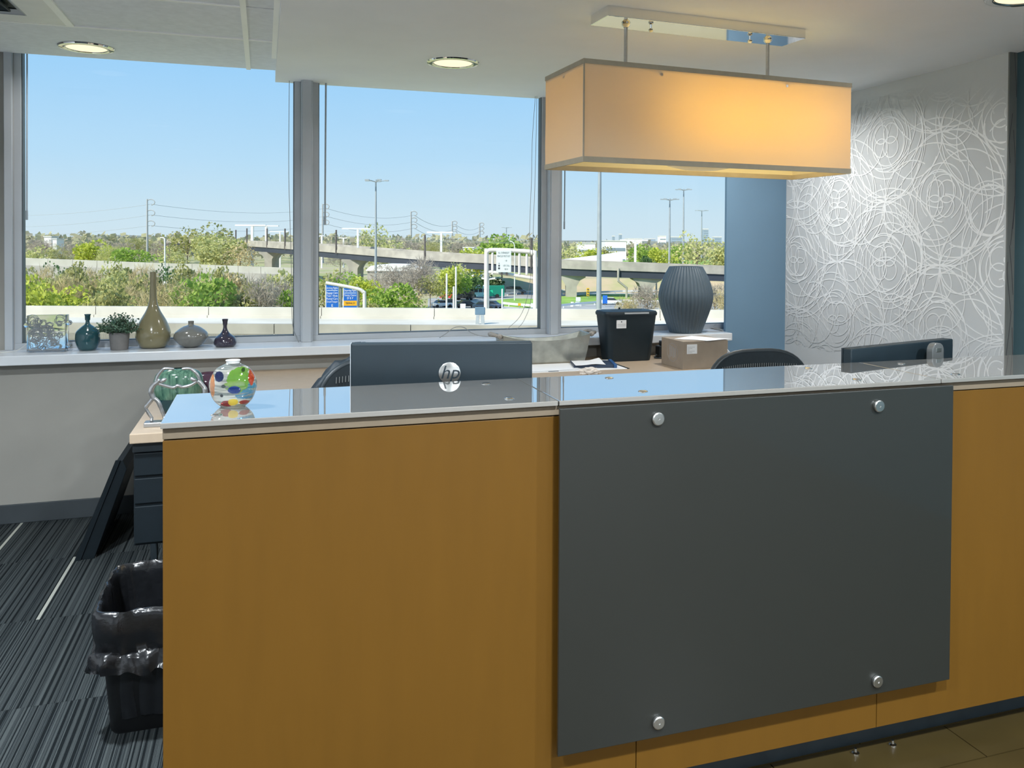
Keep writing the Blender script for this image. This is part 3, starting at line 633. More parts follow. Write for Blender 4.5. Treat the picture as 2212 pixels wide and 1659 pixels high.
# ------------------------------------------------------------------ things on the window worktop
TZ = .742
tu = thing('steel_tub', 'galvanised steel tub with curved rim and rope handles', 'tub', (1.585, 4.81, TZ))
n = 20; vs = []
def tubring(hx, hy, z0, rise, ins=0):
    o = []
    rc = .035
    pts = [(-hx, -hy), (hx, -hy), (hx, hy), (-hx, hy)]
    for e_ in range(4):
        a, b_ = pts[e_], pts[(e_+1) % 4]
        for k in range(n):
            x, y = a[0]+(b_[0]-a[0])*k/n, a[1]+(b_[1]-a[1])*k/n
            x = math.copysign(min(abs(x), hx-ins), x); y = math.copysign(min(abs(y), hy-ins), y)
            o.append((x, y, z0+rise*(abs(x)/hx)**2.2))
    return o
rings = [tubring(.245, .058, 0, 0), tubring(.258, .074, .07, .006), tubring(.272, .09, .140, .036), tubring(.275, .093, .141, .037), tubring(.269, .087, .139, .036), tubring(.255, .071, .07, .006), tubring(.242, .054, .006, 0)]
N = 4*n; tb = B(); tb.add([p for r_ in rings for p in r_], [(i*N+k, i*N+(k+1) % N, (i+1)*N+(k+1) % N, (i+1)*N+k) for i in range(6) for k in range(N)] + [tuple(range(N))[::-1], tuple(6*N+k for k in range(N))])
obj('body', tb, mat('galvanised_steel', (.40, .41, .37), .38, metal=.75, var=.22, scale=14), tu, smooth=40)
rope_m = mat('grey_rope', (.34, .32, .29), .9, var=.3, scale=200, bump=.5)
for s_ in (-1, 1):
    obj('rope_handle', B().tube(catmull([(s_*.272, -.06, .165), (s_*.31, -.055, .178), (s_*.325, 0, .176), (s_*.31, .055, .178), (s_*.272, .06, .165)], 5), .0105, 8), rope_m, tu, smooth=60)
    obj('knot', B().lathe([(.001, -.016), (.014, -.01), (.018, 0), (.014, .01), (.001, .016)], 14, (s_*.285, -.07, .172)), rope_m, tu, smooth=60)
# paper shredder
sr = thing('paper_shredder', 'black paper shredder bin with a small white label', 'shredder', (2.118, 4.79, TZ))
def rrect(hx, hy, r_, z, k=6):
    return [(sx_*(hx-r_)+r_*math.cos(a0+q*pi/2/k), sy_*(hy-r_)+r_*math.sin(a0+q*pi/2/k), z) for sx_, sy_, a0 in ((1, 1, 0), (-1, 1, pi/2), (-1, -1, pi), (1, -1, 3*pi/2)) for q in range(k+1)]
def stack(rs, cap=(True, True)):
    n_ = len(rs[0]); b = B(); b.add([p for r_ in rs for p in r_], [(i*n_+k, i*n_+(k+1) % n_, (i+1)*n_+(k+1) % n_, (i+1)*n_+k) for i in range(len(rs)-1) for k in range(n_)] + ([tuple(range(n_))[::-1]] if cap[0] else []) + ([tuple((len(rs)-1)*n_+k for k in range(n_))] if cap[1] else []))
    return b
obj('bin', stack([rrect(.138, .072, .03, 0), rrect(.142, .076, .035, .012), rrect(.172, .098, .045, .278)]), dark_slate, sr, smooth=50)
hd = obj('cutter_head', stack([rrect(.176, .101, .045, .278), rrect(.178, .103, .045, .292), rrect(.172, .097, .045, .304), rrect(.15, .075, .03, .308)]), dark_slate, sr, smooth=40)
obj('feed_slot', B().box(-.1, .1, -.012, .012, .308, .3095), black, hd); obj('front_bar', B().box(-.055, .105, -.1055, -.1, .290, .299), mat('pale_grey_plastic', (.45, .48, .5), .4, var=.04), hd)
obj('button', B().lathe([(.006, .308), (.006, .318), (.001, .319)], 12, (-.02, .06, 0)), black, hd)
lb = obj('label', B().box(-.105, -.042, -.0985, -.0955, .205, .254), paper, sr)
lb.rotation_euler = (0, 0, 0)
for k, (a, b_) in enumerate(((-.098, -.05), (-.1, -.047), (-.1, -.047))): obj('print_line', B().box(a, b_, -.0992, -.0985, .218+k*.006, .2195+k*.006), mat('grey_print', (.35, .35, .36), .8, var=.1), lb)
obj('print_dot', B().lathe([(.004, 0), (.004, .0006)], 12).mesh('d'), ink, lb, loc=(-.073, -.0985, .244), rot=(R(90), 0, 0))
# cardboard box with papers
bx_ = thing('cardboard_box', 'brown cardboard box with a shipping label', 'box', (2.262, 4.318, TZ), R(2))
card = mat('brown_cardboard', (.33, .27, .21), .85, var=.08, scale=12)
obj('carton', B().box(0, .295, 0, .255, 0, .160), card, bx_, bev=.002)
obj('flap_seam', B().box(0, .295, .126, .129, .160, .1606), mat('box_tape', (.28, .23, .17), .5, var=.05), bx_)
l2 = obj('label', B().box(.026, .092, -.0012, 0, .088, .142), paper, bx_)
for k in range(5): obj('print_line', B().box(.03, .03+.05*(.6+.4*math.sin(k*2.1)), -.0017, -.0012, .094+k*.008, .0957+k*.008), MATS['grey_print'], l2)
st_ = obj('oval_stamp', B().tube([(-.0006, .12+.06*math.cos(a), .085+.052*math.sin(a)) for a in [2*pi*k/40 for k in range(40)]], .0011, 4, closed=True), MATS['grey_print'], bx_)
for k in range(4): obj('stamp_line', B().box(-.0012, 0, .085+k*.02, .092+k*.02, .06-.006*(k % 2), .112+.004*k), MATS['grey_print'], st_)
def sheet(label, pts, z, mtl, th=.0012, wob=.0):
    c_ = Vector((sum(p[0] for p in pts)/len(pts), sum(p[1] for p in pts)/len(pts), 0)); g = 9
    a, b_, c2, d_ = [Vector((p[0], p[1], 0)) for p in pts]; vs = []
    for i in range(g+1):
        for j in range(g+1):
            u, v = i/g, j/g; p = a.lerp(b_, u).lerp(d_.lerp(c2, u), v)-c_; vs.append((p.x, p.y, wob*(1-math.cos(2*pi*(u+v*.5)))/2*(u**2)))
    fs = [(i*(g+1)+j, (i+1)*(g+1)+j, (i+1)*(g+1)+j+1, i*(g+1)+j+1) for i in range(g) for j in range(g)]
    K = len(vs); b = B().add(vs, fs).add([(x, y, zz+th) for x, y, zz in vs], fs)
    ed = [i*(g+1) for i in range(g+1)] + [g*(g+1)+j for j in range(1, g+1)] + [i*(g+1)+g for i in range(g-1, -1, -1)] + [j for j in range(g-1, 0, -1)]
    b.add(vs+[(x, y, zz+th) for x, y, zz in vs], [(ed[i], ed[(i+1) % len(ed)], K+ed[(i+1) % len(ed)], K+ed[i]) for i in range(len(ed))])
    o = obj('paper_sheet', b, mtl); o.location = (c_.x, c_.y, z); return tag(o, label, 'paper', 'loose papers on the worktop and box')
bz = TZ+.1608
sheet('white sheet lying on top of the cardboard box', [(2.275, 4.45), (2.41, 4.305), (2.58, 4.33), (2.45, 4.565)], bz, paper, wob=.004)
sheet('long white sheet in front of the steel tub', [(1.36, 4.46), (1.70, 4.47), (1.72, 4.68), (1.38, 4.69)], TZ+.0035, paper)
sheet('curling white sheet lying on the dark blue folder', [(1.68, 4.50), (1.86, 4.49), (1.89, 4.67), (1.72, 4.68)], TZ+.0215, paper, wob=.014)
dm = thing('desk_mat', 'flat white desk pad with dark corners below the folder', 'desk pad', (1.66, 4.63, TZ))
obj('pad', B().box(1.33, 1.97, 4.435, 4.74, TZ, TZ+.002), paper, dm, world=True)
obj('dark_edge', B().box(1.97, 1.985, 4.435, 4.755, TZ, TZ+.003), black, dm, world=True)
obj('pen_strip', B().box(1.50, 1.56, 4.445, 4.455, TZ+.002, TZ+.0034), black, dm, world=True)
fd = thing('folder', 'dark blue binder lying flat beside the steel tub', 'binder', (1.83, 4.59, TZ+.003), R(-14))
obj('cover', B().box(-.13, .10, -.09, .11, 0, .016), mat('navy_binder_cover', (.03, .05, .09), .45, var=.1), fd, bev=.002)
obj('spine', B().box(.10, .118, -.10, .115, 0, .022), mat('blue_binder_spine', (.03, .10, .26), .4, var=.06), fd, bev=.003)
obj('clip', B().tube([(.05, .10, .018), (.05, .07, .022), (.09, .07, .022), (.09, .10, .018)], .003, 6), steel, fd, smooth=50)
bm = bmesh.new(); bmesh.ops.create_icosphere(bm, subdivisions=3, radius=1)
for v in bm.verts:
    p = v.co.copy(); k = 1+.45*noise.noise(p*2.7); v.co = Vector((p.x*.055*k, p.y*.03*k, max(-.35, p.z)*.026*k))
me = bpy.data.meshes.new('tissue'); bm.to_mesh(me); bm.free()
o = obj('tissue', me, mat('cream_tissue', (.72, .66, .6), .9, var=.06)); o.location = (1.70, 4.322, TZ+.009); tag(o, 'crumpled cream tissue near the front edge of the worktop', 'tissue')
ad_ = thing('power_adapter', 'black power adapter with coiled leads beside the shredder', 'adapter', (2.40, 4.83, TZ))
obj('brick', B().box(-.05, .05, -.03, .03, 0, .075), black, ad_, bev=.006)
obj('lead', B().tube(catmull([(-.05, 0, .02), (-.07, -.03, .02), (-.09, -.05, .006), (-.05, -.075, .006), (.0, -.06, .006), (.03, -.04, .02)], 6), .004, 6), black, ad_, smooth=60)
obj('plug', B().box(-.03, .03, -.025, .02, .075, .105), black, ad_, bev=.004)
ev = thing('envelope', 'white envelope leaning behind the cardboard box', 'envelope', (2.66, 4.55, TZ))
obj('sheet', B().hexa([(-.06, 0, 0), (.10, 0, 0), (.10, .004, 0), (-.06, .004, 0), (-.06, .06, .13), (.0, .06, .13), (.0, .064, .13), (-.06, .064, .13)]), paper, ev)
obj('flap', B().hexa([(.0, .02, .06), (.08, .0, .01), (.082, .004, .012), (.002, .024, .062), (-.02, .05, .12), (.02, .04, .10), (.022, .044, .1), (-.018, .054, .12)]), mat('grey_envelope', (.3, .33, .36), .7, var=.05), ev)

# ------------------------------------------------------------------ things on the left return: figures, green vase, plum vase
sy = 3.58
fg = thing('figurine', 'silver wire figurine of two leaning bodies holding hands', 'figurine', (-.325, sy, TZ))
def fgp(*pp_): return [tuple(onY(a, b_, sy)-Vector((-.325, sy, TZ))+Vector((0, c_, 0))) for a, b_, c_ in pp_]
obj('plinth', B().box(-.435+.325, .11, -.025, .03, 0, .018), mat('pewter', (.42, .43, .44), .3, metal=.85, var=.1), fg, bev=.003)
pew = MATS['pewter']
for nm, pts, r_ in (
    ('body', fgp((332, 862, 0), (326, 846, 0), (331, 833, 0), (340, 826, 0), (345, 820, 0)), [.009, .010, .009, .009, .008]),
    ('raised_arm', fgp((337, 824, 0), (341, 812, 0), (350, 800, 0), (358, 796, 0), (376, 797, 0)), [.006, .006, .0055, .005, .004]),
    ('joined_arms', fgp((343, 829, 0), (360, 834, 0), (375, 837, 0), (384, 833, 0), (395, 836, 0), (412, 832, 0), (425, 824, 0)), [.006]*7),
    ('leg', fgp((329, 862, 0), (321, 872, 0), (315, 880, 0), (321, 893, 0), (328, 903, 0)), [.008, .007, .006, .006, .006]),
    ('leg', fgp((332, 860, 0), (341, 867, 0), (347, 880, 0), (352, 893, 0), (355, 901, 0)), [.008, .008, .007, .006, .006]),
    ('body', fgp((440, 858, 0), (443, 848, 0), (441, 838, 0), (434, 829, 0), (428, 822, 0)), [.009, .010, .009, .009, .008]),
    ('raised_arm', fgp((431, 822, 0), (427, 810, 0), (418, 801, 0), (409, 796, 0), (393, 797, 0)), [.006, .006, .0055, .005, .004]),
    ('leg', fgp((440, 856, 0), (449, 868, 0), (455, 880, 0), (450, 893, 0), (446, 903, 0)), [.008, .007, .006, .006, .006]),
    ('leg', fgp((440, 856, 0), (430, 866, 0), (424, 880, 0), (420, 893, 0), (418, 903, 0)), [.008, .008, .007, .006, .006])):
    p2 = catmull(pts, 5); rr_ = [r_[min(len(r_)-1, int(i/5))] for i in range(len(p2))]
    if nm == 'leg': p2.append(Vector((p2[-1].x, p2[-1].y-.01, .02))); rr_.append(.006)
    obj(nm, B().tube(p2, rr_, 8), pew, fg, smooth=60)
for a, b_ in ((352, 822), (418, 820)):
    p_ = onY(a, b_, sy)-Vector((-.325, sy, TZ)); hm = B().lathe([(.001, -.015), (.006, -.011), (.0085, 0), (.006, .011), (.001, .015)], 16).mesh('head', smooth=60); hm.transform(Matrix.Rotation(R(60 if a < 400 else -60), 4, 'Y'))
    obj('head', hm, pew, fg, loc=p_)
gr = thing('green_glass_vase', 'ovoid green streaked glass vase behind the silver figurine', 'vase', (-.335, 3.83, TZ))
def M_streak():
    m = bpy.data.materials.new('green_streaked_glass'); n, l, b = nodes_of(m)
    t = n.new('ShaderNodeTexCoord'); mp = n.new('ShaderNodeMapping'); mp.inputs['Scale'].default_value = (60, 60, 6); nz = n.new('ShaderNodeTexNoise'); nz.inputs['Scale'].default_value = 1.6; nz.inputs['Detail'].default_value = 4
    r = n.new('ShaderNodeValToRGB'); e = r.color_ramp.elements; e[0].position = .3; e[0].color = (.02, .08, .06, 1); e[1].position = .7; e[1].color = (.16, .30, .21, 1)
    l.new(t.outputs['Object'], mp.inputs[0]); l.new(mp.outputs[0], nz.inputs[0]); l.new(nz.outputs['Fac'], r.inputs[0]); l.new(r.outputs[0], b.inputs['Base Color'])
    b.inputs['Roughness'].default_value = .12; b.inputs['Transmission Weight'].default_value = .35; return m
gs = M_streak()
obj('body', B().lathe(smoothprof([(.04, 0), (.062, .012), (.088, .07), (.098, .12), (.085, .165), (.05, .183), (.03, .186)]), 48, cap=(True, False), sy=.6), gs, gr, smooth=60)
obj('base_band', B().lathe(smoothprof([(.0415, -.0), (.0635, .012), (.0875, .062)]), 48, cap=(False, False), sy=.605), mat('deep_teal_glass', (.01, .045, .055), .12, var=.1), gr, smooth=60)
pv = thing('plum_glass_vase', 'dark plum glass bowl half hidden behind the counter corner', 'vase', (-.225, 3.98, TZ))
obj('body', B().lathe(smoothprof([(.035, 0), (.06, .01), (.078, .06), (.075, .11), (.05, .135), (.04, .138)]), 40, cap=(True, False)), mat('plum_glass', (.07, .035, .055), .1, var=.15, trans=.2), pv, smooth=60)
obj('rim', B().lathe([(.04, .138), (.038, .14), (.034, .13)], 40, cap=(False, False)), MATS['plum_glass'], pv, smooth=60)

# ------------------------------------------------------------------ painted glass vase on the counter
cv = thing('art_glass_vase', 'round flattened glass vase splashed with green, blue, red and yellow', 'vase', (-.067, 2.10, 1.0745), R(-4))
def M_art():
    m = bpy.data.materials.new('splashed_art_glass'); n, l, b = nodes_of(m)
    t = n.new('ShaderNodeTexCoord'); sp = n.new('ShaderNodeSeparateXYZ'); nz = n.new('ShaderNodeTexNoise'); nz.inputs['Scale'].default_value = 55; nz.inputs['Detail'].default_value = 3
    l.new(t.outputs['Object'], nz.inputs[0]); l.new(t.outputs['Object'], sp.inputs[0])
    mp = n.new('ShaderNodeMapping'); mp.inputs['Rotation'].default_value = (0, R(-20), 0); mp.inputs['Scale'].default_value = (10, 10, 190); wv = n.new('ShaderNodeTexNoise'); wv.inputs['Scale'].default_value = 1.
    l.new(t.outputs['Object'], mp.inputs[0]); l.new(mp.outputs[0], wv.inputs[0])
    r = n.new('ShaderNodeValToRGB'); e = r.color_ramp.elements; e[0].position = .44; e[0].color = (.22, .25, .24, 1); e[1].position = .58; e[1].color = (.58, .58, .53, 1); l.new(wv.outputs['Fac'], r.inputs[0])
    src = r.outputs[0]
    def math_(op, a, b_=None, c_=None):
        q = n.new('ShaderNodeMath'); q.operation = op
        for i, v in enumerate((a, b_, c_)):
            if v is None: continue
            if isinstance(v, (int, float)): q.inputs[i].default_value = v
            else: l.new(v, q.inputs[i])
        return q.outputs[0]
    for x, z, rx, rz, col, streak in ((.028, .040, .030, .022, (.05, .22, .36), 1), (.016, .066, .026, .030, (.16, .36, .05), 0), (.008, .052, .026, .012, (.26, .42, .12), 1), (.006, .043, .014, .009, (.01, .04, .22), 0), (-.028, .073, .010, .012, (.012, .02, .075), 0), (.042, .072, .007, .022, (.5, .05, .02), 0),
                                      (-.043, .050, .006, .026, (.55, .2, .06), 0), (-.012, .011, .014, .008, (.25, .015, .02), 0), (.003, .014, .012, .009, (.75, .52, .05), 0), (.026, .012, .012, .006, (.30, .02, .015), 0), (-.018, .052, .005, .004, (.03, .05, .05), 0), (-.022, .030, .004, .004, (.03, .04, .05), 0), (.024, .087, .004, .005, (.02, .06, .01), 0)):
        dx = math_('DIVIDE', math_('SUBTRACT', sp.outputs[0], x), rx); dz = math_('DIVIDE', math_('SUBTRACT', sp.outputs[2], z), rz)
        d2 = math_('ADD', math_('MULTIPLY', dx, dx), math_('MULTIPLY', dz, dz)); d3 = math_('MULTIPLY_ADD', nz.outputs['Fac'], 1.4, d2)
        k = math_('LESS_THAN', d3, 1.6)
        if streak: k = math_('MULTIPLY', k, math_('GREATER_THAN', wv.outputs['Fac'], .48))
        mx = n.new('ShaderNodeMix'); mx.data_type = 'RGBA'; l.new(k, mx.inputs[0]); l.new(src, mx.inputs[6]); mx.inputs[7].default_value = (*col, 1); src = mx.outputs[2]
    l.new(src, b.inputs['Base Color']); b.inputs['Roughness'].default_value = .05; b.inputs['Transmission Weight'].default_value = .55; b.inputs['Coat Weight'].default_value = 1; b.inputs['Coat Roughness'].default_value = .02
    return m
art = M_art()
obj('body', B().lathe(smoothprof([(.022, 0), (.028, .001), (.044, .018), (.0525, .046), (.050, .066), (.037, .088), (.018, .099), (.0152, .102)]), 64, cap=(True, False), sy=.62), art, cv, smooth=60)
obj('rim', B().lathe(smoothprof([(.0152, .101), (.0145, .104), (.0165, .107), (.0150, .109), (.0115, .106), (.011, .095)]), 40, cap=(False, False), sy=.8), mat('white_glass_rim', (.8, .8, .8), .05, trans=.4, var=.03), cv, smooth=60)

# ------------------------------------------------------------------ waste bin with liner
wb = thing('waste_bin', 'black waste bin with a crumpled black liner beside the desk end', 'waste bin', (-.30, 2.90, 0))
obj('bin', stack([rrect(.125, .145, .03, 0), rrect(.13, .15, .032, .01), rrect(.155, .195, .04, .37)], (True, False)), mat('matt_black_plastic', (.006, .007, .008), .5, var=.2), wb, smooth=50)
def resample(q, n_):
    q = [Vector(p) for p in q]; q.append(q[0]); ln = [0]
    for i in range(len(q)-1): ln.append(ln[-1]+(q[i+1]-q[i]).length)
    o_ = []; i = 0
    for k in range(n_):
        t_ = ln[-1]*k/n_
        while ln[i+1] < t_: i += 1
        o_.append(tuple(q[i].lerp(q[i+1], (t_-ln[i])/max(1e-9, ln[i+1]-ln[i]))))
    return o_
rs = []
for i, (e_, z) in enumerate(((-.034, .05), (-.028, .14), (-.022, .22), (-.014, .30), (-.006, .36), (-.002, .379), (.004, .387), (.011, .384), (.015, .37), (.017, .345), (.015, .315), (.009, .29), (.006, .272), (.016, .262), (.023, .248), (.020, .228), (.026, .212))):
    q = resample(rrect(.155+e_, .195+e_, .05, 0, 6), 150); o_ = []
    for j, (x, y, _) in enumerate(q):
        am = .10 if i < 4 else .035 if i < 9 else .05 if i < 12 else .10
        nn_ = noise.noise(Vector((x*34, y*34, i*.5)))+.6*abs(noise.noise(Vector((x*80, y*80, i*.9))))
        zz = z+noise.noise(Vector((x*30+5, y*30, i*.8)))*(.006 if 4 <= i <= 8 else .012)+(.02*noise.noise(Vector((x*14, y*14, 9))) if i >= 12 else 0)
        o_.append((x*(1+nn_*am), y*(1+nn_*am*.8), zz))
    rs.append(o_)
obj('liner', stack(rs, (True, False)), mat('glossy_black_liner', (.010, .011, .013), .22, var=.2, scale=30, bump=.25, spec=.7), wb, smooth=70)

# ================================================================== outdoors
GZ = -11.8
def fwd(p): return (p-CAM).dot(fw)
def gpt(px, py, z=GZ): return onZ(px, py, z)
def frame(o, right=None):                                # turn a local x axis along a level direction
    right = right or HR; return math.atan2(right.y, right.x)
def M_noise2(name, ca, cb, scale, rough=.9, thr=(.4, .6)):
    m = bpy.data.materials.new(name); n, l, b = nodes_of(m); t = n.new('ShaderNodeTexCoord'); nz = n.new('ShaderNodeTexNoise'); nz.inputs['Scale'].default_value = scale; nz.inputs['Detail'].default_value = 6
    r = n.new('ShaderNodeValToRGB'); e = r.color_ramp.elements; e[0].position = thr[0]; e[0].color = (*ca, 1); e[1].position = thr[1]; e[1].color = (*cb, 1)
    l.new(t.outputs['Object'], nz.inputs[0]); l.new(nz.outputs['Fac'], r.inputs[0]); l.new(r.outputs[0], b.inputs['Base Color']); b.inputs['Roughness'].default_value = rough; return m
conc = M_noise2('pale_concrete', (.56, .53, .46), (.64, .61, .54), .25)  # cream concrete, one pale tone with faint mottling
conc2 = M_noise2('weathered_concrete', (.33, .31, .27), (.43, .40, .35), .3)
asph = M_noise2('pale_asphalt', (.34, .34, .34), (.42, .42, .41), .2)
grass = M_noise2('mown_grass', (.20, .36, .06), (.30, .46, .09), .3)
scrub = M_noise2('scrub_ground', (.34, .36, .14), (.44, .38, .24), .05)
bank_m = M_noise2('dry_bank', (.52, .40, .26), (.40, .38, .18), .12)
girder_m = mat('blue_grey_girder', (.035, .043, .062), .7, var=.1, scale=.3)
white_st = mat('white_painted_steel', (.82, .82, .80), .5, var=.03, scale=1)
grey_st = mat('galvanised_pole', (.36, .40, .43), .5, metal=.2, var=.08, scale=1)
dark_st = mat('dark_weathered_post', (.10, .085, .08), .7, var=.2, scale=1)
# land
struct('ground_plain', B().add([Vector((0, 0, GZ))+HR*u+HF*v for u, v in ((-900, 12), (900, 12), (2600, 4200), (-2600, 4200))], [(0, 1, 2, 3)]), scrub)
b = B(); nu = 70
for k, (v0, hh) in enumerate(((1000, 17), (1700, 26))):
    vs = []
    for i in range(nu+1):
        u = (-1+2*i/nu)*1.2*v0; p = Vector((0, 0, GZ))+HR*u+HF*v0
        h_ = hh*(.75+.35*noise.noise(Vector((u*.004, k*3, 0)))+.12*noise.noise(Vector((u*.03, k, 5))))*(1.15-.5*(i/nu))
        vs += [p, p+Vector((0, 0, h_))+HF*60, p+Vector((0, 0, h_*.6))+HF*200, p+HF*320]
    b.add(vs, [(4*i+q, 4*i+4+q, 4*i+5+q, 4*i+1+q) for i in range(nu) for q in range(3)])
struct('hill_ridge', b, M_noise2('hazy_woodland', (.20, .21, .19), (.27, .27, .21), .02), smooth=80)

# near elevated road: far parapet, deck, near barrier
def level_box(b, u0, u1, v0, v1, z0, z1):
    P = lambda u, v, z: HR*u+HF*v+Vector((0, 0, z))
    return b.hexa([P(u0, v0, z0), P(u1, v0, z0), P(u1, v1, z0), P(u0, v1, z0), P(u0, v0, z1), P(u1, v0, z1), P(u1, v1, z1), P(u0, v1, z1)])
RZ = -5.35
rd = struct('elevated_road', level_box(B(), -80, 80, 62, 76, RZ-1.0, RZ), conc)
for k in range(16):
    u = -80+k*10
    obj('far_parapet', level_box(level_box(B(), u+.03, u+9.97, 75, 75.5, RZ, -4.42), u+.03, u+9.97, 74.7, 75, RZ, RZ+.22), conc, rd)
    obj('near_barrier', level_box(level_box(B(), u+.03, u+9.97, 62, 62.4, RZ-1.4, -4.62), u+.03, u+9.97, 62.4, 62.9, RZ, RZ+.2), conc2, rd)
for u in (-60, -30, 0, 30, 60): obj('pier', level_box(B(), u-1, u+1, 67, 70, GZ, RZ-1), conc2, rd)

# overpass ribbon through measured stations (pixel column, parapet-top row, distance)
ST = [(360, 516, 420), (510, 520, 330), (634, 526, 275), (700, 530, 255), (918, 546, 225), (1048, 552, 212), (1204, 562, 203), (1400, 569, 200), (1565, 575, 200), (1800, 585, 205), (2100, 600, 215)]
path = catmull([at(*q) for q in ST], 6)
ov = thing('highway_overpass', 'long concrete highway overpass rising to the left behind the trees', 'overpass', (path[30].x, path[30].y, GZ))
def sweep(off0, off1, z0, z1):
    b = B(); vs = []
    for i, p in enumerate(path):
        d = (path[min(len(path)-1, i+1)]-path[max(0, i-1)]); d.z = 0; d.normalize(); nn = Vector((-d.y, d.x, 0))
        if nn.dot(HF) < 0: nn = -nn
        vs += [p+nn*off0+Vector((0, 0, z1)), p+nn*off1+Vector((0, 0, z1)), p+nn*off1+Vector((0, 0, z0)), p+nn*off0+Vector((0, 0, z0))]
    return b.add(vs, [(4*i+q, 4*i+(q+1) % 4, 4*i+4+(q+1) % 4, 4*i+4+q) for i in range(len(path)-1) for q in range(4)]+[(0, 1, 2, 3), tuple(4*(len(path)-1)+q for q in range(4))])
obj('parapet', sweep(0, .4, -1.05, 0), conc2, ov, world=True)
obj('deck', sweep(-.15, 10, -1.95, -1.05), conc2, ov, world=True)
obj('far_parapet', sweep(9.6, 10, -1.05, 0), conc2, ov, world=True)
for q in (.2, 3.4, 6.3, 9): obj('girder', sweep(q, q+.35, -3.6, -1.95), girder_m, ov, world=True)
def nearest(px):
    best = min(path, key=lambda p: abs((p-CAM).dot(rt)/(p-CAM).dot(fw)*F+CX-px)); return best
for px in (575, 770, 1225, 1385, 1640):
    p = nearest(px); z1 = p.z-3.5
    P = lambda u, v, z: p+HR*u+HF*v+Vector((0, 0, z-p.z))
    pr_ = B(); prof = [(-1.3, GZ), (1.3, GZ), (1.3, z1-2.6), (2.1, z1-1.2), (3.4, z1-.5), (3.4, z1), (-3.4, z1), (-3.4, z1-.5), (-2.1, z1-1.2), (-1.3, z1-2.6)]
    pr_.add([P(a, 1, z) for a, z in prof]+[P(a, 9, z) for a, z in prof], [tuple(range(10))[::-1], tuple(range(10, 20))]+[(i, (i+1) % 10, 10+(i+1) % 10, 10+i) for i in range(10)])
    obj('pier', pr_, conc2, ov, world=True, smooth=30)
for px in (520, 543, 569, 607, 725, 905, 1144):
    p = nearest(px); h_ = {520: 5.2, 1144: 6}.get(px, 5.8)
    obj('dark_post', B().tube([p+Vector((0, 0, -2.2))+HF*(-.25), p+Vector((0, 0, h_-1))+HF*(-.25)], .26, 6), dark_st, ov, world=True)
p = nearest(1330)
obj('drain_pipe', B().tube([p-HF*.3+HR*.0+Vector((0, 0, -1.4)), p-HF*.3+Vector((0, 0, -4.4)), p-HF*.3+HR*2+Vector((0, 0, -6)), p-HF*.3+HR*2+Vector((0, 0, GZ-p.z))], .28, 6), conc2, ov, world=True)

# white T-shaped line supports
def tpole(label, px, ptop, pbot, d, wpx, thick=.7, off=0):
    p0 = at(px, pbot, d); p1 = at(px, ptop, d); t = thing('line_support', label, 'line support', (p0.x, p0.y, GZ), frame(0), group='white T-shaped supports along the rail line')
    h_ = p1.z-GZ; wd = wpx*d/F
    obj('column', B().box(-thick/2, thick/2, -thick/2, thick/2, 0, h_), white_st, t)
    obj('cross_beam', B().box(-wd*(.55+off), wd*(.45-off), -thick*.6, thick*.6, h_-.05, h_+thick*.55), white_st, t)
for a in ((545, 488, 520, 360, 66, 1.0, 'tallest twin-armed white line support left of the window post'), (575, 489, 521, 360, 60, .8, 'white line support just left of the window post'), (605, 501, 522, 400, 40, .6, 'small white line support against the window post'), (695, 510, 529, 420, 12, .7, 'narrow white line support right beside the middle window post'),
          (742, 515, 530, 430, 18, .7, 'small far white line support above the overpass'), (773, 495, 538, 250, 62, .55, 'white T-shaped line support behind the tall lamp mast'), (953, 503, 549, 240, 56, .6, 'white T-shaped line support left of the green tree'), (1372, 520, 570, 235, 60, .6, 'white line support behind the overpass at the right window')):
    tpole(a[6], *a[:5], thick=a[5])
# high masts
def mast(label, px, ptop, d, r=.22, arm=2.3):
    p1 = at(px, ptop, d); t = thing('light_mast', label, 'light mast', (p1.x, p1.y, GZ), frame(0), group='tall lighting masts outside')
    h_ = p1.z-GZ
    obj('pole', B().tube([(0, 0, 0), (0, 0, h_*.5), (0, 0, h_)], [r*1.5, r*1.15, r*.7], 8), grey_st, t, smooth=60)
    for k in range(5):
        a = 2*pi*k/5+.2; hd_ = obj('lamp_arm', B().tube([(0, 0, h_-.5), (arm*.6*math.cos(a), arm*.6*math.sin(a), h_-.25), (arm*math.cos(a), arm*math.sin(a), h_-.2)], .09, 5), grey_st, t)
        obj('lamp_head', B().box(arm*math.cos(a)-.45, arm*math.cos(a)+.45, arm*math.sin(a)-.3, arm*math.sin(a)+.3, h_-.3, h_-.05), grey_st, hd_)
mast('tall lighting mast in the middle window', 812, 388, 185)
mast('thick near lighting mast rising behind the pendant lamp', 1296, 300, 120, .27)
mast('dark lighting mast left of the two at the right window', 1447, 429, 240, .26)
mast('pale lighting mast with the highest head at the right window', 1477, 408, 270, .24)
mast('short distant lighting mast in front of the skyline', 1516, 454, 420, .3, 3)
mast('tiny distant lighting mast above the round green tree', 1094, 491, 600, .3, 3.4)
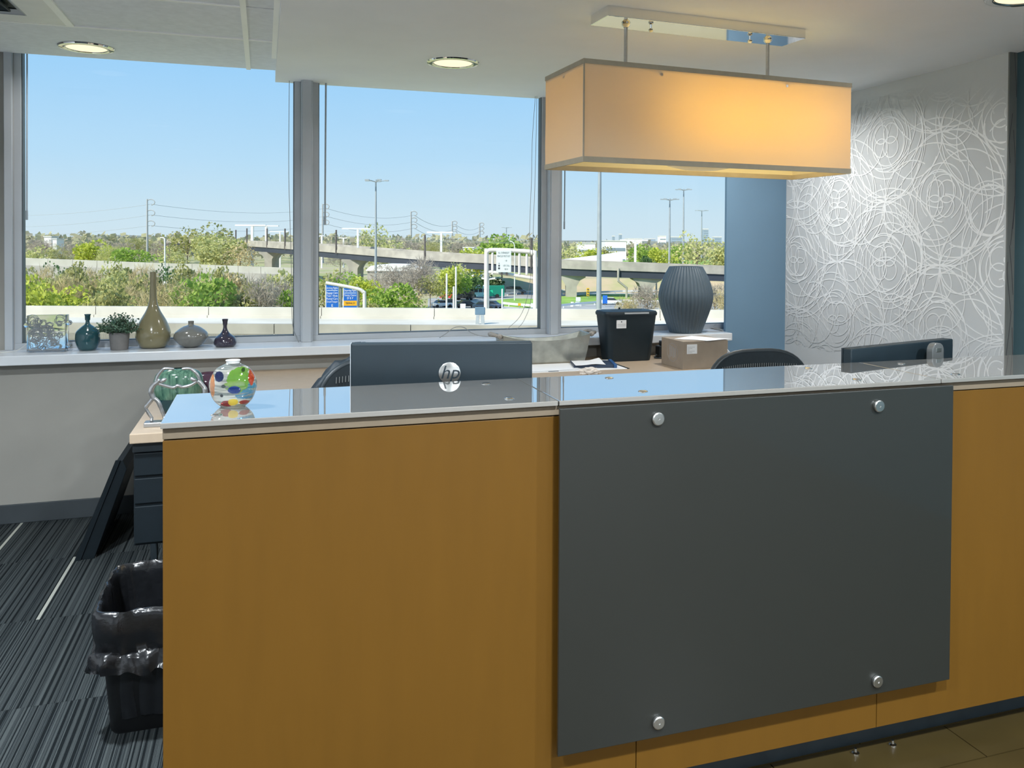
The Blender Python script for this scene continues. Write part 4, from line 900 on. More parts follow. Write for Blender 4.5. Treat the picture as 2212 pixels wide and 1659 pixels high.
# power poles with curled arms, wires
tops = []
def pylon(label, px, ptop, d, n_=3, step=23, arm=14):
    p1 = at(px, ptop, d); t = thing('power_pole', label, 'power pole', (p1.x, p1.y, GZ), frame(0), group='steel power poles with curled arms')
    h_ = p1.z-GZ; r_ = .0011*d*.9; k_ = d/F
    obj('pole', B().tube([(0, 0, 0), (0, 0, h_)], [r_*1.5, r_*.8], 8), mat('pale_weathered_steel', (.40, .41, .42), .6, var=.05, scale=.5), t, smooth=60)
    hooks = []
    for q in range(n_):
        z = h_-step*.3*k_-q*step*k_; R_ = arm*k_
        pts = [(0, 0, z-R_*.2)]+[(R_*(.55-.62*math.cos(a)), 0, z+R_*.45*math.sin(a)) for a in [pi*1.45*(j/11) for j in range(12)]]
        obj('curled_arm', B().tube(pts, .00052*d, 5), MATS['pale_weathered_steel'], t)
        hooks.append(p1+HR*R_*.6+Vector((0, 0, z-h_-R_*.3)))
    tops.append(hooks)
pylon('nearest power pole with three curled arms in the left window', 318, 430, 330)
pylon('power pole with curled arms beside the middle window post', 697, 441, 520, 3, 17, 12)
pylon('power pole with curled arms in the centre of the middle window', 888, 457, 640, 3, 14, 11)
pylon('smaller power pole with curled arms right of centre', 977, 478, 820, 3, 11, 9)
pylon('faint far power pole beside the green tree', 1036, 482, 1000, 3, 9, 8)
wm = mat('power_line', (.30, .34, .38), .7, var=.05)
wi = thing('power_lines', 'thin sagging power lines strung between the poles', 'power lines', (tops[0][0].x, tops[0][0].y, GZ))
def wire(a, b_, sag, d):
    return obj('wire', B().tube([a.lerp(b_, i/16)-Vector((0, 0, sag*4*(i/16)*(1-i/16))) for i in range(17)], .00022*d, 4), wm, wi, world=True)
for i in range(4):
    for q in range(3): wire(tops[i][q], tops[i+1][q], 3.2+.8*i, 330+i*150)
for q, (y0) in enumerate((462, 488, 500)): wire(at(-260, y0-20, 420), tops[0][q], 5, 330)
for y0, y1 in ((498, 520), (504, 524), (508, 526)): wire(at(690, y0, 250), at(1160, y1, 230), .5, 150)

# vegetation -----------------------------------------------------------
def M_leaf(name, ca, cb):
    m = bpy.data.materials.new(name); m.use_nodes = True; n = m.node_tree.nodes; l = m.node_tree.links; n.clear()
    o = n.new('ShaderNodeOutputMaterial'); mx = n.new('ShaderNodeMixShader'); d = n.new('ShaderNodeBsdfDiffuse'); t = n.new('ShaderNodeBsdfTranslucent'); g = n.new('ShaderNodeNewGeometry')
    r = n.new('ShaderNodeValToRGB'); r.color_ramp.elements[0].color = (*ca, 1); r.color_ramp.elements[1].color = (*cb, 1)
    l.new(g.outputs['Random Per Island'], r.inputs[0]); l.new(r.outputs[0], d.inputs[0]); l.new(r.outputs[0], t.inputs[0]); mx.inputs[0].default_value = .4
    l.new(d.outputs[0], mx.inputs[1]); l.new(t.outputs[0], mx.inputs[2]); l.new(mx.outputs[0], o.inputs[0]); return m
LEAF = {'lime': M_leaf('lime_leaves', (.40, .47, .05), (.70, .72, .16)), 'green': M_leaf('fresh_green_leaves', (.22, .36, .06), (.46, .58, .14)), 'dark': M_leaf('dark_evergreen_leaves', (.05, .12, .05), (.20, .30, .12)),
        'olive': M_leaf('olive_leaves', (.28, .30, .10), (.58, .54, .24)), 'tan': M_leaf('tan_reeds', (.46, .38, .20), (.74, .62, .36)), 'pale': M_leaf('pale_spring_leaves', (.46, .48, .18), (.68, .66, .32)), 'grey': M_leaf('grey_bare_twigs', (.36, .31, .26), (.55, .48, .40))}
bark = mat('grey_brown_bark', (.20, .16, .12), .9, var=.25, scale=1)
def crown_mesh(seed, n_=1500, lsz=.085, twig=False):
    rg_ = random.Random(seed); b_ = B(); lobes = [(Vector((rg_.uniform(-.5, .5), rg_.uniform(-.5, .5), rg_.uniform(-.45, .5))), rg_.uniform(.36, .6)) for _ in range(9)]
    for _ in range(n_):
        c_, r_ = rg_.choice(lobes); d = Vector((rg_.gauss(0, 1), rg_.gauss(0, 1), rg_.gauss(.15, 1))).normalized(); p = c_+d*r_*(rg_.uniform(.55, 1.)**.5)
        u = (d*.4+Vector((rg_.gauss(0, 1), rg_.gauss(0, 1), rg_.gauss(.5 if twig else 0, 1)))).normalized(); v = u.orthogonal().normalized(); v = (v*math.cos(rg_.random()*6)+u.cross(v)*math.sin(rg_.random()*6)).normalized()
        L_ = lsz*rg_.uniform(.6, 1.3); wd = L_*(.10 if twig else .62)
        if twig: L_ *= 2.1
        b_.add([p-u*L_*.5, p+v*wd, p+u*L_, p-v*wd], [(0, 1, 2, 3)])
    return b_.mesh('crown')
CR = {'full': [crown_mesh(s_) for s_ in (1, 2, 3)], 'loose': [crown_mesh(s_, 750, .075) for s_ in (4, 5)], 'twig': [crown_mesh(s_, 1500, .10, True) for s_ in (6, 7)]}
TR = []
for s_ in (1, 2, 3):
    rg_ = random.Random(s_*13); b_ = B().tube([(0, 0, 0), (.02, .01, .5), (.0, .02, 1.)], [.045, .035, .02], 6)
    for k in range(7):
        a = rg_.uniform(0, 6.28); z = rg_.uniform(.4, .85); e_ = rg_.uniform(.25, .5); b_.tube([(0, 0, z), (e_*.5*math.cos(a), e_*.5*math.sin(a), z+.18), (e_*math.cos(a), e_*math.sin(a), z+.42)], [.02, .012, .005], 4)
    TR.append(b_.mesh('trunk'))
ADJ = ['round', 'broad', 'leaning', 'bushy', 'spreading', 'dense', 'feathery', 'domed', 'ragged', 'slender']
cnt = {}
def tree(kind, px, ptop, d, wpx, form='full', hfrac=.78, where='', name='tree', zbase=GZ):
    """a plant whose top shows at (px, ptop), standing on the ground at distance d"""
    p1 = at(px, ptop, d); h_ = p1.z-zbase; wd = wpx*d/F; i = cnt.get('n', 0); cnt['n'] = i+1
    adj = ADJ[i % 10]
    colr = {'lime': 'lime yellow', 'green': 'fresh green', 'dark': 'dark evergreen', 'olive': 'olive green', 'tan': 'tan dry', 'pale': 'pale spring green', 'grey': 'grey leafless'}[kind]
    t = thing(name, '%s %s %s %s' % (adj, colr, name, where), 'tree' if name == 'tree' else 'shrub', (p1.x, p1.y, zbase), random.uniform(0, 6.28), group='trees and shrubs outside')
    ch = h_*hfrac; m = random.choice(CR[form])
    o = obj('crown', m, None, t); o.scale = (wd/1.7, wd/1.7, ch/1.75); o.location = (0, 0, h_-ch*.5)
    if not m.materials: m.materials.append(LEAF[kind])
    o.material_slots[0].link = 'OBJECT'; o.material_slots[0].material = LEAF[kind]
    k = obj('trunk', random.choice(TR), bark, t); k.scale = (h_*.3, h_*.3, h_*.72)
random.seed(21)
# thicket right behind the near parapet, left window
for px, py, wd, kd, fm, wh in ((70, 600, 120, 'lime', 'full', 'at the lower left corner of the left window'), (150, 612, 120, 'lime', 'full', 'behind the glass block vase'), (215, 618, 110, 'olive', 'full', 'behind the teal bottle vase'), (40, 640, 90, 'green', 'full', 'in front at the far left'),
                           (285, 610, 110, 'tan', 'twig', 'behind the potted plant'), (350, 600, 110, 'tan', 'twig', 'behind the neck of the tall olive vase'), (250, 632, 100, 'pale', 'full', 'low behind the potted plant'), (400, 610, 110, 'olive', 'full', 'behind the squat grey vase'), (455, 592, 130, 'green', 'full', 'above the small plum vase'),
                           (520, 615, 110, 'olive', 'full', 'right of the small plum vase'), (575, 590, 110, 'grey', 'twig', 'at the right of the left window'), (620, 600, 100, 'grey', 'twig', 'against the window post'), (640, 630, 80, 'green', 'full', 'low against the window post'), (-40, 610, 130, 'olive', 'full', 'beyond the left edge of the window'), (330, 635, 90, 'olive', 'loose', 'low behind the tall olive vase'), (430, 640, 90, 'tan', 'full', 'low behind the squat grey vase')):
    tree(kd, px, py, random.uniform(96, 112), wd, fm, .92, wh, 'shrub')
for i, (px, py) in enumerate(((60, 572), (95, 570), (130, 568), (165, 570), (200, 574), (240, 566), (275, 572), (310, 566), (350, 570), (390, 574), (425, 578), (460, 574), (495, 580))):
    tree(['olive', 'tan', 'dark', 'olive', 'tan', 'pale'][i % 6], px, py, random.uniform(122, 140), 66, ['full', 'twig', 'loose'][i % 3], .9, 'in the rear rank of reeds, %s from left' % ('one two three four five six seven eight nine ten eleven twelve thirteen'.split()[i]), 'shrub')
for i, (px, py) in enumerate(((55, 588), (105, 592), (150, 586), (195, 592), (245, 590), (300, 586), (345, 592), (395, 588), (445, 600), (500, 594), (545, 600), (600, 585), (-20, 590))):
    tree(['olive', 'pale', 'tan', 'olive', 'pale', 'olive', 'tan'][i % 7], px, py, random.uniform(113, 121), 84, ['full', 'full', 'twig', 'full'][i % 4], .92, 'in the middle thicket rank, %s from left' % ('two three four five six seven eight nine ten eleven twelve thirteen one'.split()[i]), 'shrub')
# beyond the barrier wall
for px, py, d, wd, kd, fm, wh in ((80, 530, 300, 70, 'pale', 'loose', 'at the far left beyond the concrete barrier'), (130, 528, 310, 70, 'olive', 'twig', 'left of the yellow crown beyond the barrier'), (205, 514, 300, 80, 'lime', 'full', 'standing highest left of the power pole'), (240, 528, 290, 60, 'pale', 'twig', 'just left of the vivid bush'), (290, 535, 270, 90, 'green', 'full', 'below the near power pole'), (370, 530, 290, 70, 'pale', 'loose', 'right of the near power pole'),
                              (405, 490, 380, 90, 'olive', 'loose', 'tallest beyond the street lamp'), (440, 505, 330, 90, 'pale', 'full', 'left of the overpass end'), (485, 512, 300, 100, 'pale', 'full', 'hiding the left end of the overpass'), (520, 528, 280, 70, 'tan', 'loose', 'at the overpass end'), (470, 488, 420, 80, 'olive', 'loose', 'behind the overpass end'), (345, 512, 400, 70, 'grey', 'twig', 'in the middle of the left window'), (170, 520, 420, 80, 'grey', 'twig', 'in the far left woodland'), (100, 515, 460, 80, 'grey', 'twig', 'in the far left woodland behind the barrier'), (255, 515, 440, 80, 'grey', 'twig', 'behind the vivid bush'), (300, 512, 460, 90, 'olive', 'twig', 'behind the near power pole')):
    tree(kd, px, py, d, wd, fm, .85, wh)
for px, py, d, wd, kd, fm, wh in ((810, 490, 300, 90, 'pale', 'loose', 'behind the tall lamp mast'), (850, 520, 290, 90, 'pale', 'full', 'right of the tall lamp mast'), (735, 520, 330, 70, 'grey', 'twig', 'left of the tall lamp mast'), (900, 512, 420, 90, 'grey', 'twig', 'behind the overpass in the middle'), (930, 520, 380, 70, 'olive', 'twig', 'behind the white line support'), (1000, 512, 380, 70, 'grey', 'twig', 'left of the big green crown'), (1085, 502, 270, 130, 'green', 'full', 'largest behind the sign gantry'), (1030, 536, 255, 80, 'lime', 'full', 'low in front of the large green crown'), (1150, 520, 300, 60, 'pale', 'loose', 'at the right edge of the middle window'),
                              (1230, 528, 330, 80, 'pale', 'loose', 'at the left of the right window'), (1265, 536, 290, 70, 'lime', 'full', 'left of the thick lamp mast'), (1310, 530, 320, 60, 'olive', 'full', 'behind the thick lamp mast'), (1395, 530, 300, 70, 'green', 'full', 'right of the white line support at the right'), (1430, 535, 290, 60, 'lime', 'full', 'left of the dark lighting mast'), (1465, 528, 320, 60, 'green', 'full', 'between the two lighting masts'), (1505, 508, 235, 90, 'pale', 'loose', 'tall and airy above the ribbed vase'), (1560, 520, 260, 80, 'pale', 'full', 'at the right edge of the right window'), (1620, 525, 270, 90, 'olive', 'full', 'beyond the right edge of the window'), (1405, 552, 275, 40, 'dark', 'full', 'low on the lawn behind the overpass')):
    tree(kd, px, py, d, wd, fm, .82, wh)
# middle window foreground
for px, py, d, wd, kd, fm, wh in ((700, 590, 130, 90, 'olive', 'loose', 'above the blue signs at the left'), (745, 584, 150, 100, 'green', 'loose', 'behind the blue signs'), (725, 580, 170, 60, 'grey', 'twig', 'behind the left blue sign'), (790, 600, 130, 80, 'lime', 'full', 'right of the blue signs'), (850, 568, 165, 110, 'grey', 'twig', 'in the middle of the middle window'), (905, 552, 170, 90, 'grey', 'twig', 'in front of the overpass deck'), (840, 615, 112, 110, 'green', 'full', 'low in the centre of the middle window'), (790, 640, 105, 70, 'olive', 'full', 'low beside the blue signs'), (880, 625, 125, 90, 'tan', 'loose', 'rusty and low in the centre'),
                              (930, 590, 165, 70, 'olive', 'loose', 'left of the white posts'), (960, 575, 180, 80, 'lime', 'full', 'behind the white posts'), (985, 588, 185, 70, 'green', 'full', 'behind the parked vehicles'), (1010, 585, 200, 80, 'dark', 'full', 'behind the bus'), (1050, 592, 215, 70, 'dark', 'full', 'shaded behind the green bus'), (985, 566, 190, 60, 'pale', 'loose', 'under the overpass beam'), (900, 645, 118, 60, 'green', 'full', 'low at the end of the thicket'),
                              (1400, 612, 135, 90, 'grey', 'twig', 'left of the ribbed vase'), (1440, 628, 130, 70, 'tan', 'twig', 'right behind the shredder'), (1360, 640, 128, 60, 'tan', 'twig', 'low behind the shredder'), (1545, 600, 140, 70, 'grey', 'twig', 'right of the ribbed vase'), (1580, 625, 130, 70, 'tan', 'twig', 'low at the right end of the right window'), (1290, 600, 250, 110, 'olive', 'full', 'seen under the overpass'), (1245, 608, 255, 70, 'olive', 'full', 'under the overpass beside its pier'), (1440, 600, 255, 60, 'green', 'full', 'under the overpass behind the ribbed vase')):
    tree(kd, px, py, d, wd, fm, .85, wh, 'shrub' if py > 580 else 'tree')
# distant woodland, beyond counting
rg = random.Random(9); b = B()
for _ in range(2600):
    v = rg.uniform(480, 880); u = rg.uniform(-.75, .65)*v; p = HR*u+HF*v+Vector((0, 0, GZ)); h_ = rg.uniform(9, 17)*(1.1 if u < 0 else .85)
    for q in range(7):
        a = rg.uniform(0, 6.28); r_ = rg.uniform(1.5, 3.5); z = h_*rg.uniform(.35, 1); c_ = p+Vector((math.cos(a)*r_, math.sin(a)*r_, z)); s_ = rg.uniform(1.2, 2.6)
        u_ = Vector((rg.gauss(0, 1), rg.gauss(0, 1), rg.gauss(0, 1))).normalized(); v_ = u_.orthogonal().normalized()
        b.add([c_-u_*s_, c_+v_*s_*.8, c_+u_*s_, c_-v_*s_*.8], [(0, 1, 2, 3)])
o = obj('distant_woodland', b, M_leaf('far_woodland_leaves', (.36, .33, .25), (.52, .50, .30))); tag(o, 'far belt of hazy bare woodland along the horizon', 'woodland', kind='stuff')

# concrete barrier wall beyond the thicket
br = thing('barrier_wall', 'long pale concrete barrier beyond the thicket in the left window', 'barrier', (*at(330, 600, 200).xy, GZ))
A_, B_ = at(-60, 553, 190), at(660, 580, 205)
for k in range(14):
    a, b_ = A_.lerp(B_, k/14), A_.lerp(B_, (k+.985)/14)
    obj('wall_panel', B().hexa([Vector((q.x, q.y, z))+HF*t_ for z in (0, 1) for q, t_ in ((a, 0), (b_, 0), (b_, .5), (a, .5))]).__class__().hexa([Vector((a.x, a.y, a.z-1.6)), Vector((b_.x, b_.y, b_.z-1.6)), Vector((b_.x, b_.y, b_.z-1.6))+HF*.5, Vector((a.x, a.y, a.z-1.6))+HF*.5, a, b_, b_+HF*.5, a+HF*.5]), conc, br, world=True)
obj('embankment', B().hexa([Vector((A_.x, A_.y, GZ))-HF*3, Vector((B_.x, B_.y, GZ))-HF*3, Vector((B_.x, B_.y, GZ))+HF*12, Vector((A_.x, A_.y, GZ))+HF*12, A_-Vector((0, 0, 1.6))-HF*.5, B_-Vector((0, 0, 1.6))-HF*.5, B_-Vector((0, 0, 1.6))+HF*9, A_-Vector((0, 0, 1.6))+HF*9]), conc2, br, world=True)

# bank and lawns under the overpass, roads
def patch(name, pts, z, m, th=.05):
    q = [gpt(a, b_, z) for a, b_ in pts]; n_ = len(q); b_ = B().add([p for p in q]+[p-Vector((0, 0, th)) for p in q], [tuple(range(n_)), tuple(range(n_, 2*n_))[::-1]]+[(i, (i+1) % n_, n_+(i+1) % n_, n_+i) for i in range(n_)])
    return struct(name, b_, m)
patch('road_surface', [(920, 690), (1800, 690), (1800, 632), (1300, 628), (1120, 630), (1000, 636), (925, 645)], GZ+.1, asph)
patch('lawn_island', [(1062, 652), (1080, 647), (1110, 644.5), (1150, 645.5), (1190, 648), (1200, 655), (1180, 662), (1130, 663), (1085, 659)], GZ+.3, grass, .25)
patch('lawn_under_overpass', [(1190, 642), (1260, 636), (1345, 635), (1420, 637), (1430, 648), (1330, 652), (1250, 656), (1195, 656)], GZ+.3, grass, .25)
p0, p1 = gpt(1080, 634), gpt(1700, 634)
struct('dry_bank', B().hexa([p0, p1, p1+HF*40, p0+HF*40, p0+Vector((0, 0, 3.6))+HF*9, p1+Vector((0, 0, 3.4))+HF*9, p1+Vector((0, 0, 3.4))+HF*38, p0+Vector((0, 0, 3.6))+HF*38]), bank_m)
p0, p1 = at(1290, 572, 330), at(1700, 572, 330)
struct('lawn_slope', B().hexa([Vector((p0.x, p0.y, GZ)), Vector((p1.x, p1.y, GZ)), Vector((p1.x, p1.y, GZ))+HF*60, Vector((p0.x, p0.y, GZ))+HF*60, p0-Vector((0, 0, 1.4)), p1-Vector((0, 0, 1.4)), p1+HF*60+Vector((0, 0, .4)), p0+HF*60+Vector((0, 0, .4))]), grass)

# guard rails
def rail(label, pts, z=GZ+.1, h_=.85):
    q = [gpt(a, b_, z) for a, b_ in pts]; t = thing('guard_rail', label, 'guard rail', (q[0].x, q[0].y, z), group='white guard rails along the ramps')
    for i in range(len(q)-1):
        a, b_ = q[i], q[i+1]
        obj('beam', B().hexa([a+Vector((0, 0, h_-.45)), b_+Vector((0, 0, h_-.45)), b_+Vector((0, 0, h_-.45))+HF*.12, a+Vector((0, 0, h_-.45))+HF*.12, a+Vector((0, 0, h_)), b_+Vector((0, 0, h_)), b_+Vector((0, 0, h_))+HF*.12, a+Vector((0, 0, h_))+HF*.12]), white_st, t, world=True)
        n_ = max(1, int((b_-a).length/4))
        for k in range(n_):
            p = a.lerp(b_, (k+.5)/n_); obj('rail_post', B().box(p.x-.08, p.x+.08, p.y+.12, p.y+.28, z, z+h_-.1), white_st, t, world=True)
rail('white guard rail behind the lawn island', [(1087, 640), (1125, 636), (1170, 633), (1230, 632)])
rail('white guard rail under the overpass behind the traffic signal', [(1215, 640), (1280, 637), (1345, 634), (1420, 633)])
rail('near white guard rail left of the shredder', [(1195, 668), (1240, 663), (1300, 658), (1345, 655), (1400, 656), (1600, 664)])
rail('curved white guard rail in front of the lawn island', [(1085, 661), (1115, 664), (1150, 666.5), (1175, 667)])

# signs ----------------------------------------------------------------
FA = math.atan2(HR.y, HR.x)
sign_blue = mat('airport_blue_sheeting', (.015, .14, .55), .5, var=.04, scale=1); sign_white = mat('white_sheeting', (.85, .87, .88), .5, var=.02, scale=1)
sign_orange = mat('orange_sheeting', (.85, .42, .02), .5, var=.03, scale=1); sign_pale = mat('pale_grey_sheeting', (.68, .74, .74), .5, var=.03, scale=1); tube_w = mat('cream_steel_tube', (.74, .70, .66), .5, var=.06, scale=1)
def face_text(txt, size, x, z, parent, m, y=-.14, wmax=None):
    me = text_mesh(txt, size); xs_ = [v.co.x for v in me.vertices]; wd = max(xs_)-min(xs_)
    if wmax and wd > wmax: me.transform(Matrix.Scale(wmax/wd, 4, (1, 0, 0)))
    return obj('lettering', me, m, parent, loc=(x, y, z), rot=(R(90), 0, 0))
D = 98.; k_ = D/F
def L0(px, py, d): return at(px, py, d)
bs = thing('direction_sign', 'blue airport direction boards hung on a bent tubular frame', 'road sign', (*at(742, 690, D).xy, GZ), FA+R(9))
bo = basis(bs).inverted()
def lp(px, py, d=D): return bo @ at(px, py, d)
zt0, zt1 = lp(706, 612).z, lp(780, 626).z; xl, xr = lp(704, 640).x, lp(787, 640).x
obj('frame_tube', B().tube(catmull([(xl, 0, zt0+.05), (lp(740, 0).x, 0, (zt0+zt1)/2+.1), (xr-.7, 0, zt1+.05), (xr-.15, 0, zt1-.3), (xr, 0, zt1-.9), (xr, 0, 0)], 6), .21, 8), tube_w, bs, smooth=60)
obj('frame_post', B().tube([(xl+.15, .1, 0), (xl+.15, .1, zt0)], .16, 8), grey_st, bs, smooth=60)
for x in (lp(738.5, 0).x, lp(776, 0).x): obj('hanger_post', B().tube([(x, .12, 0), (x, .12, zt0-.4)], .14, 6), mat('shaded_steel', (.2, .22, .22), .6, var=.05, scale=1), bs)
def board(x0, x1, z1, z0, parent, fill):
    o = obj('board', B().box(x0, x1, -.06, .04, z0, z1), sign_white, parent, bev=.03)
    obj('field', B().box(x0+.09, x1-.09, -.1, -.06, z0+.09, z1-.09), fill, o); return o
x0, x1 = lp(706, 0).x, lp(735, 0).x; z1 = lp(720, 613.5).z; z0 = lp(720, 666).z
bo1 = board(x0, x1, z1, z0, bs, sign_blue); xc = (x0+x1)/2; hh = z1-z0; wd = (x1-x0)-.3
for i, tx in enumerate(('Arriving Flights', '', 'Baggage Claim', 'Taxi / Ride', 'Rental Cars', 'Ground Transport', 'E')):
    z = z1-hh*(.16, .26, .36, .48, .60, .72, .88)[i]
    if tx: face_text(tx, .34 if i < 6 else .42, xc, z, bo1, sign_white, wmax=wd)
    else: obj('rule', B().box(xc-wd/2, xc+wd/2, -.12, -.1, z-.03, z+.03), sign_white, bo1)
x0, x1 = lp(743, 0).x, lp(774.5, 0).x; z1 = lp(758, 621).z; z0 = lp(758, 675).z
bo2 = board(x0, x1, z1, z0, bs, sign_blue); xc = (x0+x1)/2; hh = z1-z0; wd = (x1-x0)-.3
for i, tx in enumerate(('Departing Flights', '', 'Ticketing / Check-in', 'D E F')):
    z = z1-hh*(.12, .22, .31, .43)[i]
    if tx: face_text(tx, .34, xc, z, bo2, sign_white, wmax=wd if i < 3 else wd*.5)
    else: obj('rule', B().box(xc-wd/2, xc+wd/2, -.12, -.1, z-.03, z+.03), sign_white, bo2)
obj('orange_field', B().box(x0+.09, x1-.09, -.12, -.1, z1-hh*.73, z1-hh*.53), sign_orange, bo2)
face_text('TERMINAL E-F', .3, xc, z1-hh*.63, bo2, ink, wmax=wd*.8)
# gantry
D2 = 95.
gt = thing('sign_gantry', 'white tubular truss gantry carrying a pale overheight vehicle sign', 'gantry', (*at(1105, 690, D2).xy, GZ), FA)
bo = basis(gt).inverted(); lp2 = lambda px, py: bo @ at(px, py, D2)
q0, q1 = lp2(1051, 541), lp2(1156, 546)
for nm, pts, r_ in (('outer_tube', [(q0.x, 0, 0), (q0.x, 0, q0.z-.8), (q0.x+.1, 0, q0.z-.2), (q0.x+.7, 0, q0.z+.05), (q1.x-1., 0, q1.z+.15), (q1.x-.3, 0, q1.z-.1), (q1.x, 0, q1.z-.9), (q1.x+.05, 0, 0)], .25), ):
    obj(nm, B().tube(catmull(pts, 6), r_, 10), tube_w, gt, smooth=60)
z5 = lp2(1060, 588).z; z6 = lp2(1150, 602).z
obj('lower_tube', B().tube(catmull([(q0.x, .1, z5-1.4), (q0.x+.15, .1, z5-.4), (q0.x+.6, .1, z5), (q1.x, .1, z6)], 6), .2, 8), tube_w, gt, smooth=60)
for px in (1064, 1122, 1138):
    x = lp2(px, 560).x; obj('strut', B().tube([(x, .05, q0.z-.1), (x, .05, z5-.25)], .14, 8), tube_w, gt, smooth=60)
sx0, sx1 = lp2(1076, 0).x, lp2(1108, 0).x; sz1, sz0 = lp2(1092, 540).z, lp2(1092, 588).z
bb = obj('sign_board', B().box(sx0, sx1, -.42, -.32, sz0, sz1), sign_pale, gt, bev=.02)
xc = (sx0+sx1)/2; hh = sz1-sz0; wd = sx1-sx0-.2
for tx, fz, size, wm_, dx in (('ALL OVERHEIGHT', .13, .3, wd*.85, 0), ('VEHICLES MUST EXIT', .28, .3, wd, 0), ('\u2192', .48, .35, wd*.2, .25), ('USE CALL', .70, .28, wd*.5, .3), ('BOX', .86, .28, wd*.25, .3)):
    try: face_text(tx, size, xc+dx, sz1-hh*fz, bb, ink, y=-.43, wmax=wm_)
    except Exception: pass
obj('call_box_symbol', B().box(xc-.62, xc-.42, -.44, -.42, sz0+.35, sz0+.55).box(xc-.6, xc-.44, -.44, -.42, sz0+.65, sz0+.85).box(xc-.56, xc-.48, -.44, -.42, sz0+.95, sz0+1.05), ink, bb)['kind'] = 'stuff'
for px in (1084, 1095): x = lp2(px, 590).x; obj('sign_bracket', B().box(x-.1, x+.1, -.32, .1, sz0-.35, sz0+.1), dark_st, gt)
# sign box on legs standing on the elevated road
gb_ = at(1037, 690, 70.5)
gs_ = thing('road_cabinet', 'slate blue cabinet on two broad grey legs on the near road', 'roadside cabinet', (gb_.x, gb_.y, RZ), FA)
obj('box', B().box(-.42, .42, -.12, .12, .78, 1.42), mat('slate_cabinet', (.12, .20, .27), .6, var=.08, scale=2), gs_, bev=.05)
for sx_ in (-1, 1): obj('leg', B().hexa([(sx_*.24-.13, -.1, 0), (sx_*.24+.13, -.1, 0), (sx_*.24+.13, .1, 0), (sx_*.24-.13, .1, 0), (sx_*.17-.15, -.1, .8), (sx_*.17+.15, -.1, .8), (sx_*.17+.15, .1, .8), (sx_*.17-.15, .1, .8)]), mat('grey_cabinet_leg', (.36, .40, .42), .6, var=.08, scale=2), gs_)
# small posts and signs
def post(name, label, px, ptop, d, r_=.12, m=white_st, cat='post', group=None, base=GZ):
    p1 = at(px, ptop, d); t = thing(name, label, cat, (p1.x, p1.y, base), FA, group=group)
    obj('pole', B().tube([(0, 0, 0), (0, 0, p1.z-base)], r_, 8), m, t, smooth=60); return t, p1.z-base
for px, py, d, lb_ in ((965, 592, 130, 'plain white post left of the taller one'), (985, 578, 135, 'tallest plain white post before the trees'), (980, 620, 132, 'short white post before the parked van'), (1085, 625, 150, 'white post beside the lawn island'), (1243, 595, 230, 'thin white post under the overpass'), (1418, 596, 210, 'thin white post right of the overpass pier')):
    t, h_ = post('marker_post', lb_, px, py, d, .14 if d < 160 else .2, group='white posts outside'); obj('cap', B().lathe([(.16 if d < 160 else .22, h_), (.001, h_+.12)], 8, cap=(True, False)), white_st, t)
t, h_ = post('street_lamp', 'slim street lamp rising from the thicket in the left window', 356, 515, 150, .13, white_st, 'street lamp')
obj('lamp_arm', B().tube(catmull([(0, 0, h_-.3), (-.1, 0, h_), (-.4, 0, h_+.15), (-.8, 0, h_+.1)], 4), .09, 6), white_st, t)
t, h_ = post('street_lamp', 'small curved street lamp behind the sign gantry', 1112, 545, 190, .12, white_st, 'street lamp')
obj('lamp_arm', B().tube(catmull([(0, 0, h_-.2), (-.1, 0, h_+1.6), (-.5, 0, h_+2.3), (-1.2, 0, h_+2.5)], 4), .1, 6), white_st, t)
t, h_ = post('street_lamp', 'low double-arm lamp beside the gantry post', 1055, 602, 110, .12, white_st, 'street lamp')
for s_ in (-1, 1): obj('lamp_arm', B().tube([(0, 0, h_-.1), (s_*.9, 0, h_+.05)], [.07, .14], 6), white_st, t)
t, h_ = post('traffic_signal', 'yellow traffic signal head on the lawn under the overpass', 1270, 622, 200, .1, grey_st, 'traffic light')
hd_ = obj('signal_head', B().box(-.32, .32, -.3, .05, h_-1.9, h_), mat('signal_yellow', (.75, .45, .03), .5, var=.05, scale=1), t, bev=.04)
for k in range(3): obj('signal_lamp', B().lathe([(.18, 0), (.19, .06), (.001, .07)], 14, cap=(True, False)).mesh('l'), dark_st, hd_, loc=(0, -.3, h_-.35-.6*k), rot=(R(90), 0, 0))
for px, py, d, lb_, colr in ((1236, 652, 175, 'tiny white sign left of the paired route shields', sign_white), (1249, 642, 178, 'paired pale route shields under the overpass', sign_pale), (1307, 638, 175, 'tall slim blue sign beside the lamp mast', sign_blue), (1152, 655, 165, 'small blue and white sign at the right of the lawn island', sign_pale), (1122, 655, 168, 'tiny yellow marker on the lawn island', sign_orange), (1000, 656, 160, 'small red and white sign among parked cars', sign_white)):
    p1 = at(px, py, d); t = thing('traffic_sign', lb_, 'traffic sign', (p1.x, p1.y, GZ), FA, group='small traffic signs outside'); h_ = p1.z-GZ
    obj('pole', B().tube([(0, .05, 0), (0, .05, h_)], .06, 6), grey_st, t)
    s_ = .3 if 'tiny' in lb_ else .5
    obj('plate', B().box(-s_, s_, -.03, .03, h_-s_*(1.7 if 'tall' not in lb_ else 3.4), h_), colr, t, bev=.05)
    if 'paired' in lb_: obj('plate', B().box(-s_*1.2, s_*.7, -.03, .03, h_-s_*3.6, h_-s_*1.9), colr, t, bev=.05)
